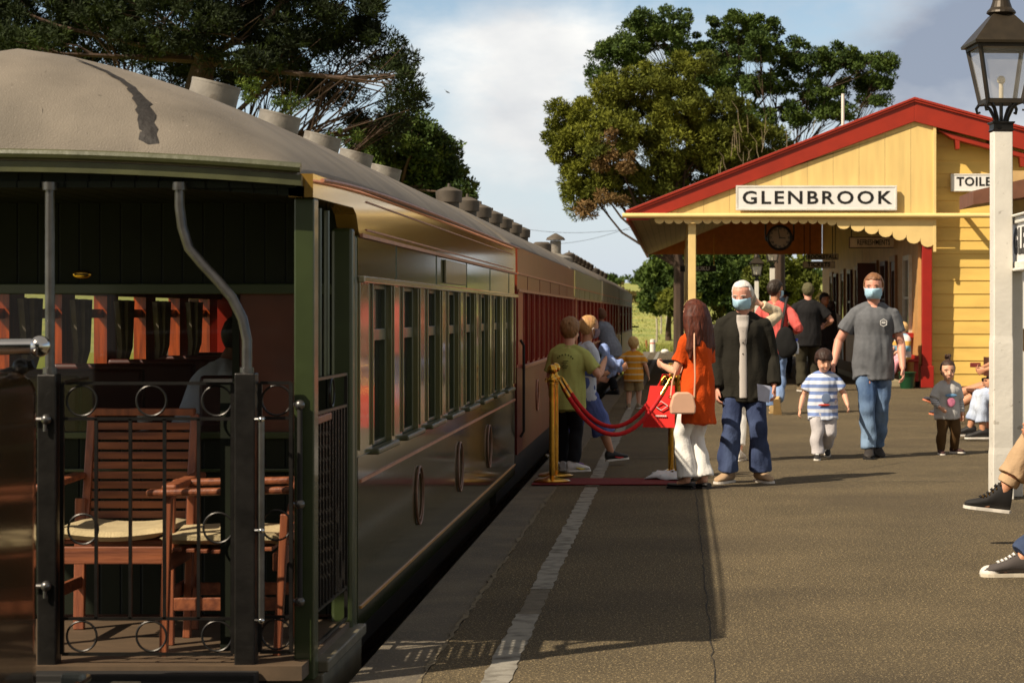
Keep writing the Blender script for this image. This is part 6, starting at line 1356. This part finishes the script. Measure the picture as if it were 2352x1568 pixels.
    p = seated('person in light ripped jeans and black sneakers seated beside the lamp post', 3.83, 24.6, R(90), 1.70, .55, {1: ((.10, .52, .12), (0, .7, 1), 0, 0), -1: ((-.12, .40, .10), (0, .5, 1), 0, 0)}, {1: ((.16, .28, .66), (1, -.5, -.5)), -1: ((-.12, .28, .66), (-1, -.5, -.5))}, lean=(4, 0), head=(-20, 6))
    p.body(curl=.6); p.face(); p.hair((46, 34, 30), line=.66, thick=.06); p.shirt(cloth('brown_shade', (128, 92, 48)), sleeve=.4, off=.025, hem=-.08); p.trousers(denim('pale2', (142, 160, 196), (196, 206, 222)), frac=.86, off=.016, shin=.042, fold=.02); p.shoes(B_SHOE, W_SOLE)
    bch = wthing('platform_bench', 'brown slatted bench mostly hidden behind the white lamp post', 'bench', (4.1, 26.5, 0))
    for i in range(4): MB().box(3.75+i*.11, 3.84+i*.11, 24.0, 29.2, .43, .46).build('seat_slat', M_BRN, bch)
    for y in (24.2, 26.5, 29.0): MB().box(3.76, 3.82, y, y+.07, 0, .43).box(4.12, 4.18, y, y+.07, 0, .85).build('leg', M_BRN, bch)
    MB().box(4.10, 4.118, 24, 29.2, .6, .85).build('backrest', M_BRN, bch)
    # nearest seated pair, only shins and shoes inside the frame
    p = seated('person in rolled beige trousers with one black high-top shoe crossed in the air', 2.60, 13.4, R(88), 1.74, .56, {1: ((.02, .62, .285), (0, .3, 1), 4, 7), -1: ((-.14, .10, .10), (0, .5, 1), 0, 0)}, {1: ((.16, .36, .74), (1, -.5, -.5)), -1: ((-.12, .38, .72), (-1, -.5, -.5))}, lean=(0, 0))
    p.body(curl=.6); p.face(); p.hair((60, 40, 30)); p.shirt(cloth('olive_top', (92, 88, 60)), sleeve=.9, off=.02, hem=-.08); p.trousers(cloth('beige', (176, 148, 116)), frac=.80, off=.018, shin=.046, hem=.012, fold=.016)
    mb = MB()
    for s in (1, -1):
        a, kn, an = p.leg[s]; q = kn.lerp(an, .62); r = kn.lerp(an, .74); MB().tube([q, q.lerp(r, .5), r], [.066, .07, .064], 14).build('rolled_cuff', cloth('beige', (176, 148, 116)), p.t, smooth=True)
    M_CANV = mat('canvas_black', (22, 20, 20), rough=.8, var=.15)
    p.shoes(M_CANV, W_SOLE, 'hitop', lace=B_SHOE)
    for s in (1,):
        a, kn, an = p.leg[s]
    near1 = p
    p = seated('person in blue jeans with canvas shoes laced in white, one foot flat on the platform', 2.52, 11.75, R(92), 1.74, .56, {1: ((.12, .66, .08), (0, .5, 1), 0, 0), -1: ((-.16, .08, .08), (0, .5, 1), 0, 0)}, {1: ((.16, .36, .74), (1, -.5, -.5)), -1: ((-.12, .38, .72), (-1, -.5, -.5))}, lean=(0, 0))
    p.body(curl=.6); p.face(); p.hair((50, 36, 30)); p.shirt(cloth('navy_top', (50, 56, 76)), sleeve=.9, off=.02, hem=-.08); p.trousers(denim('mid', (40, 50, 76), (82, 98, 128)), frac=.95, off=.016, shin=.048, hem=.006, fold=.02)
    p.shoes(mat('canvas_grey', (70, 64, 62), rough=.85), mat('sole_cream', (200, 190, 170)), lace=M_SIGNW)
    # white toe caps, eyelets on the high-top
    for q, cm, st_ in ((near1, None, 'hitop'), (p, W_SOLE, 'trainer')):
        for s in (1, -1):
            a, kn, an = q.leg[s]; ty, tp = q.toe[s]; Lf = q.foot*1.08; d = Vector((-math.sin(ty)*math.cos(tp), math.cos(ty)*math.cos(tp), math.sin(tp))); x = Vector((math.cos(ty), math.sin(ty), 0)); z = x.cross(d).normalized(); o = an-z*q.ank-d*Lf*.27; W_ = Lf*.175
            if cm is not None: MB().sphere((0, 0, 0), (W_*1.0, Lf*.2, Lf*.155), 16, 10, Matrix((x, d, z)).transposed().to_4x4()).build('toe_cap', cm, q.t, smooth=True).location = o+d*Lf*.84+z*.018
            else:
                for sd in (-1, 1):
                    e = MB()
                    for i in range(6): t = .30+i*.068; hz_ = (.58, .47, .38, .31, .26, .235)[i]*Lf*.90; e.torus(tuple(o+d*(t*Lf)+x*sd*W_*.55+z*(hz_+.024)), .0065, .0028, 'y', 10, 5)
                    e.build('eyelets', M_BRASS, q.t, smooth=True)
    bch = wthing('front_bench', 'bench at the right edge carrying the two nearest seated people', 'bench', (2.75, 12.5, 0))
    for i in range(4): MB().box(2.45+i*.11, 2.54+i*.11, 11.0, 14.2, .43, .46).build('seat_slat', M_BRN, bch)
    for y in (11.1, 14.0): MB().box(2.84, 2.9, y, y+.07, 0, .43).build('leg', M_BRN, bch)
    MB().box(2.47, 2.53, 14.0, 14.07, 0, .43).build('leg', M_BRN, bch)
    # passenger leaning over inside the saloon
    p = Person('passenger in a white shirt seen dimly through the carriage end window', None, None, H=1.70, X=-2.62, Y=11.6, z0=.14, rz=R(-60), sk='brown', pelvis=(0, 0, .52), low=True, lean=(24, 0), head=(0, 30))
    for s in (1, -1): p.set_leg(s, (s*.1, .45, .08), (0, .5, 1)); p.set_arm(s, (s*.12, .42, .72), (s, -.4, -.6))
    p.body(); p.hair((26, 20, 18), thick=.08); p.shirt(cloth('white_top', (224, 226, 226)), sleeve=.9, off=.025, hem=-.06); p.trousers(cloth('black', (24, 24, 28)), off=.02); p.shoes(B_SHOE, B_SHOE)
# ================================================================ rope stands, carpet
M_ROPE = mat('red_rope', (196, 14, 20), rough=.75, var=.15, vscale=30, bump=.5, bscale=140)
M_CARP = mat('red_carpet', (104, 20, 26), rough=.95, var=.15, vscale=20, bump=.5, bscale=200)
cY = 18.35
cp_ = wthing('red_carpet', 'narrow dark red carpet laid across the platform between the rope stands', 'carpet', (-.3, cY, 0))
MB().box(-1.22, .02, cY-.24, cY+.42, .0045, .014).build('carpet', M_CARP, cp_, bevel=.004)
def stand(label, xD, yD, rz=0, lean=0):
    k = (yD-720)/1.43; Y = 5000/k; X = (xD-1557)/k
    t = thing('rope_stand', label, 'rope stand', (X, Y, .0145 if X < 0 else .003), rz, 'brass rope stands on the platform')
    MB().lathe([(.155, 0), (.158, .012), (.145, .02), (.12, .03), (.06, .04), (.035, .05), (.026, .055)], (0, 0, 0), 32).build('base', M_BRASS, t, smooth=True)
    MB().lathe([(.0245, .054), (.0245, .80), (.03, .805), (.03, .815), (.0245, .82), (.0245, .84)], (0, 0, 0), 20).build('pole', M_BRASS, t, smooth=True)
    tp = MB().lathe([(.038, .84), (.042, .85), (.04, .87), (.022, .885), (.018, .90), (.018, .91)], (0, 0, 0), 20).sphere((0, 0, .945), .042, 18, 12).build('finial', M_BRASS, t, smooth=True)
    MB().torus((.045, 0, .855), .014, .004, 'y', 14, 6).torus((-.045, 0, .855), .014, .004, 'y', 14, 6).build('ring', M_BRASS, tp, smooth=True)
    return t
s1 = stand('brass rope stand nearest the train, the front one of the left pair', 1268, 1110)
s2 = stand('brass rope stand nearest the train, the rear one of the left pair', 1276, 1097)
s3 = stand('brass rope stand by the orange tunic, the front one of the right pair', 1556, 1102)
s4 = stand('brass rope stand by the orange tunic, the rear one of the right pair', 1541, 1094)
def rope(label, a, b, sag):
    A = Vector(a.location)+Vector((.06, 0, .855)); B = Vector(b.location)+Vector((-.06, 0, .86)); t = wthing('velvet_rope', label, 'rope', tuple(A), 'velvet ropes slung between the stands')
    P = [A.lerp(B, i/24)-Vector((0, 0, sag*(1-(2*i/24-1)**2))) for i in range(25)]
    MB().tube(P[1:-1], .019, 12, rnd=True).build('rope', M_ROPE, t, smooth=True)
    MB().tube(P[0:3], [.010, .019, .021], 10).build('end_cap', M_BRASS, t, smooth=True); MB().tube(P[-3:], [.021, .019, .010], 10).build('end_cap', M_BRASS, t, smooth=True)
rope('front red velvet rope, lower of the two sagging between the stands', s1, s3, .47)
rope('rear red velvet rope, upper of the two sagging between the stands', s2, s4, .43)
# crumpled white cloth round the foot of the right pair
cl = wthing('white_cloth', 'crumpled white cloth under the foot of the right rope stands', 'cloth', tuple(s3.location))
vs = []; n = 26
for j in range(4):
    for i in range(n):
        a = 2*PI*i/n; r = (.06, .15, .20, .235)[j]*(1+.18*math.sin(5*a+j)+.08*math.sin(11*a)); vs.append(Vector(s3.location)+Vector((r*math.cos(a)*1.05-.02, r*math.sin(a)*.9, (.062, .058, .035, .008)[j]+.008*math.sin(7*a+j*2))))
o = MB().add(vs, [(j*n+i, j*n+(i+1) % n, (j+1)*n+(i+1) % n, (j+1)*n+i) for j in range(3) for i in range(n)]).build('cloth', mat('cloth_white_paper', (212, 220, 228), rough=.8, var=.05), cl, smooth=True)
q = o.modifiers.new('t', 'SOLIDIFY'); q.thickness = .004
# white planter with green plant seen behind the old man
pp = thing('planter', 'white planter with a leafy green plant far behind the woman in orange', 'planter', (ux(1648, 45), 45, 0))
MB().lathe([(.16, 0), (.2, .55), (.22, .56), (.2, .58), (.02, .57)], (0, 0, .62), 18).build('pot', M_WHITE, pp, smooth=True); MB().lathe([(.12, 0), (.1, .62)], (0, 0, 0), 12).build('pedestal', M_WHITE, pp)
c, r = clumps([(0, 0, 1.3, .28, .2, .22)], 40, .12); v, f = leaves(c, r, 20, .16, .3); add_mesh_np('leaves', v, f, LY, pp)
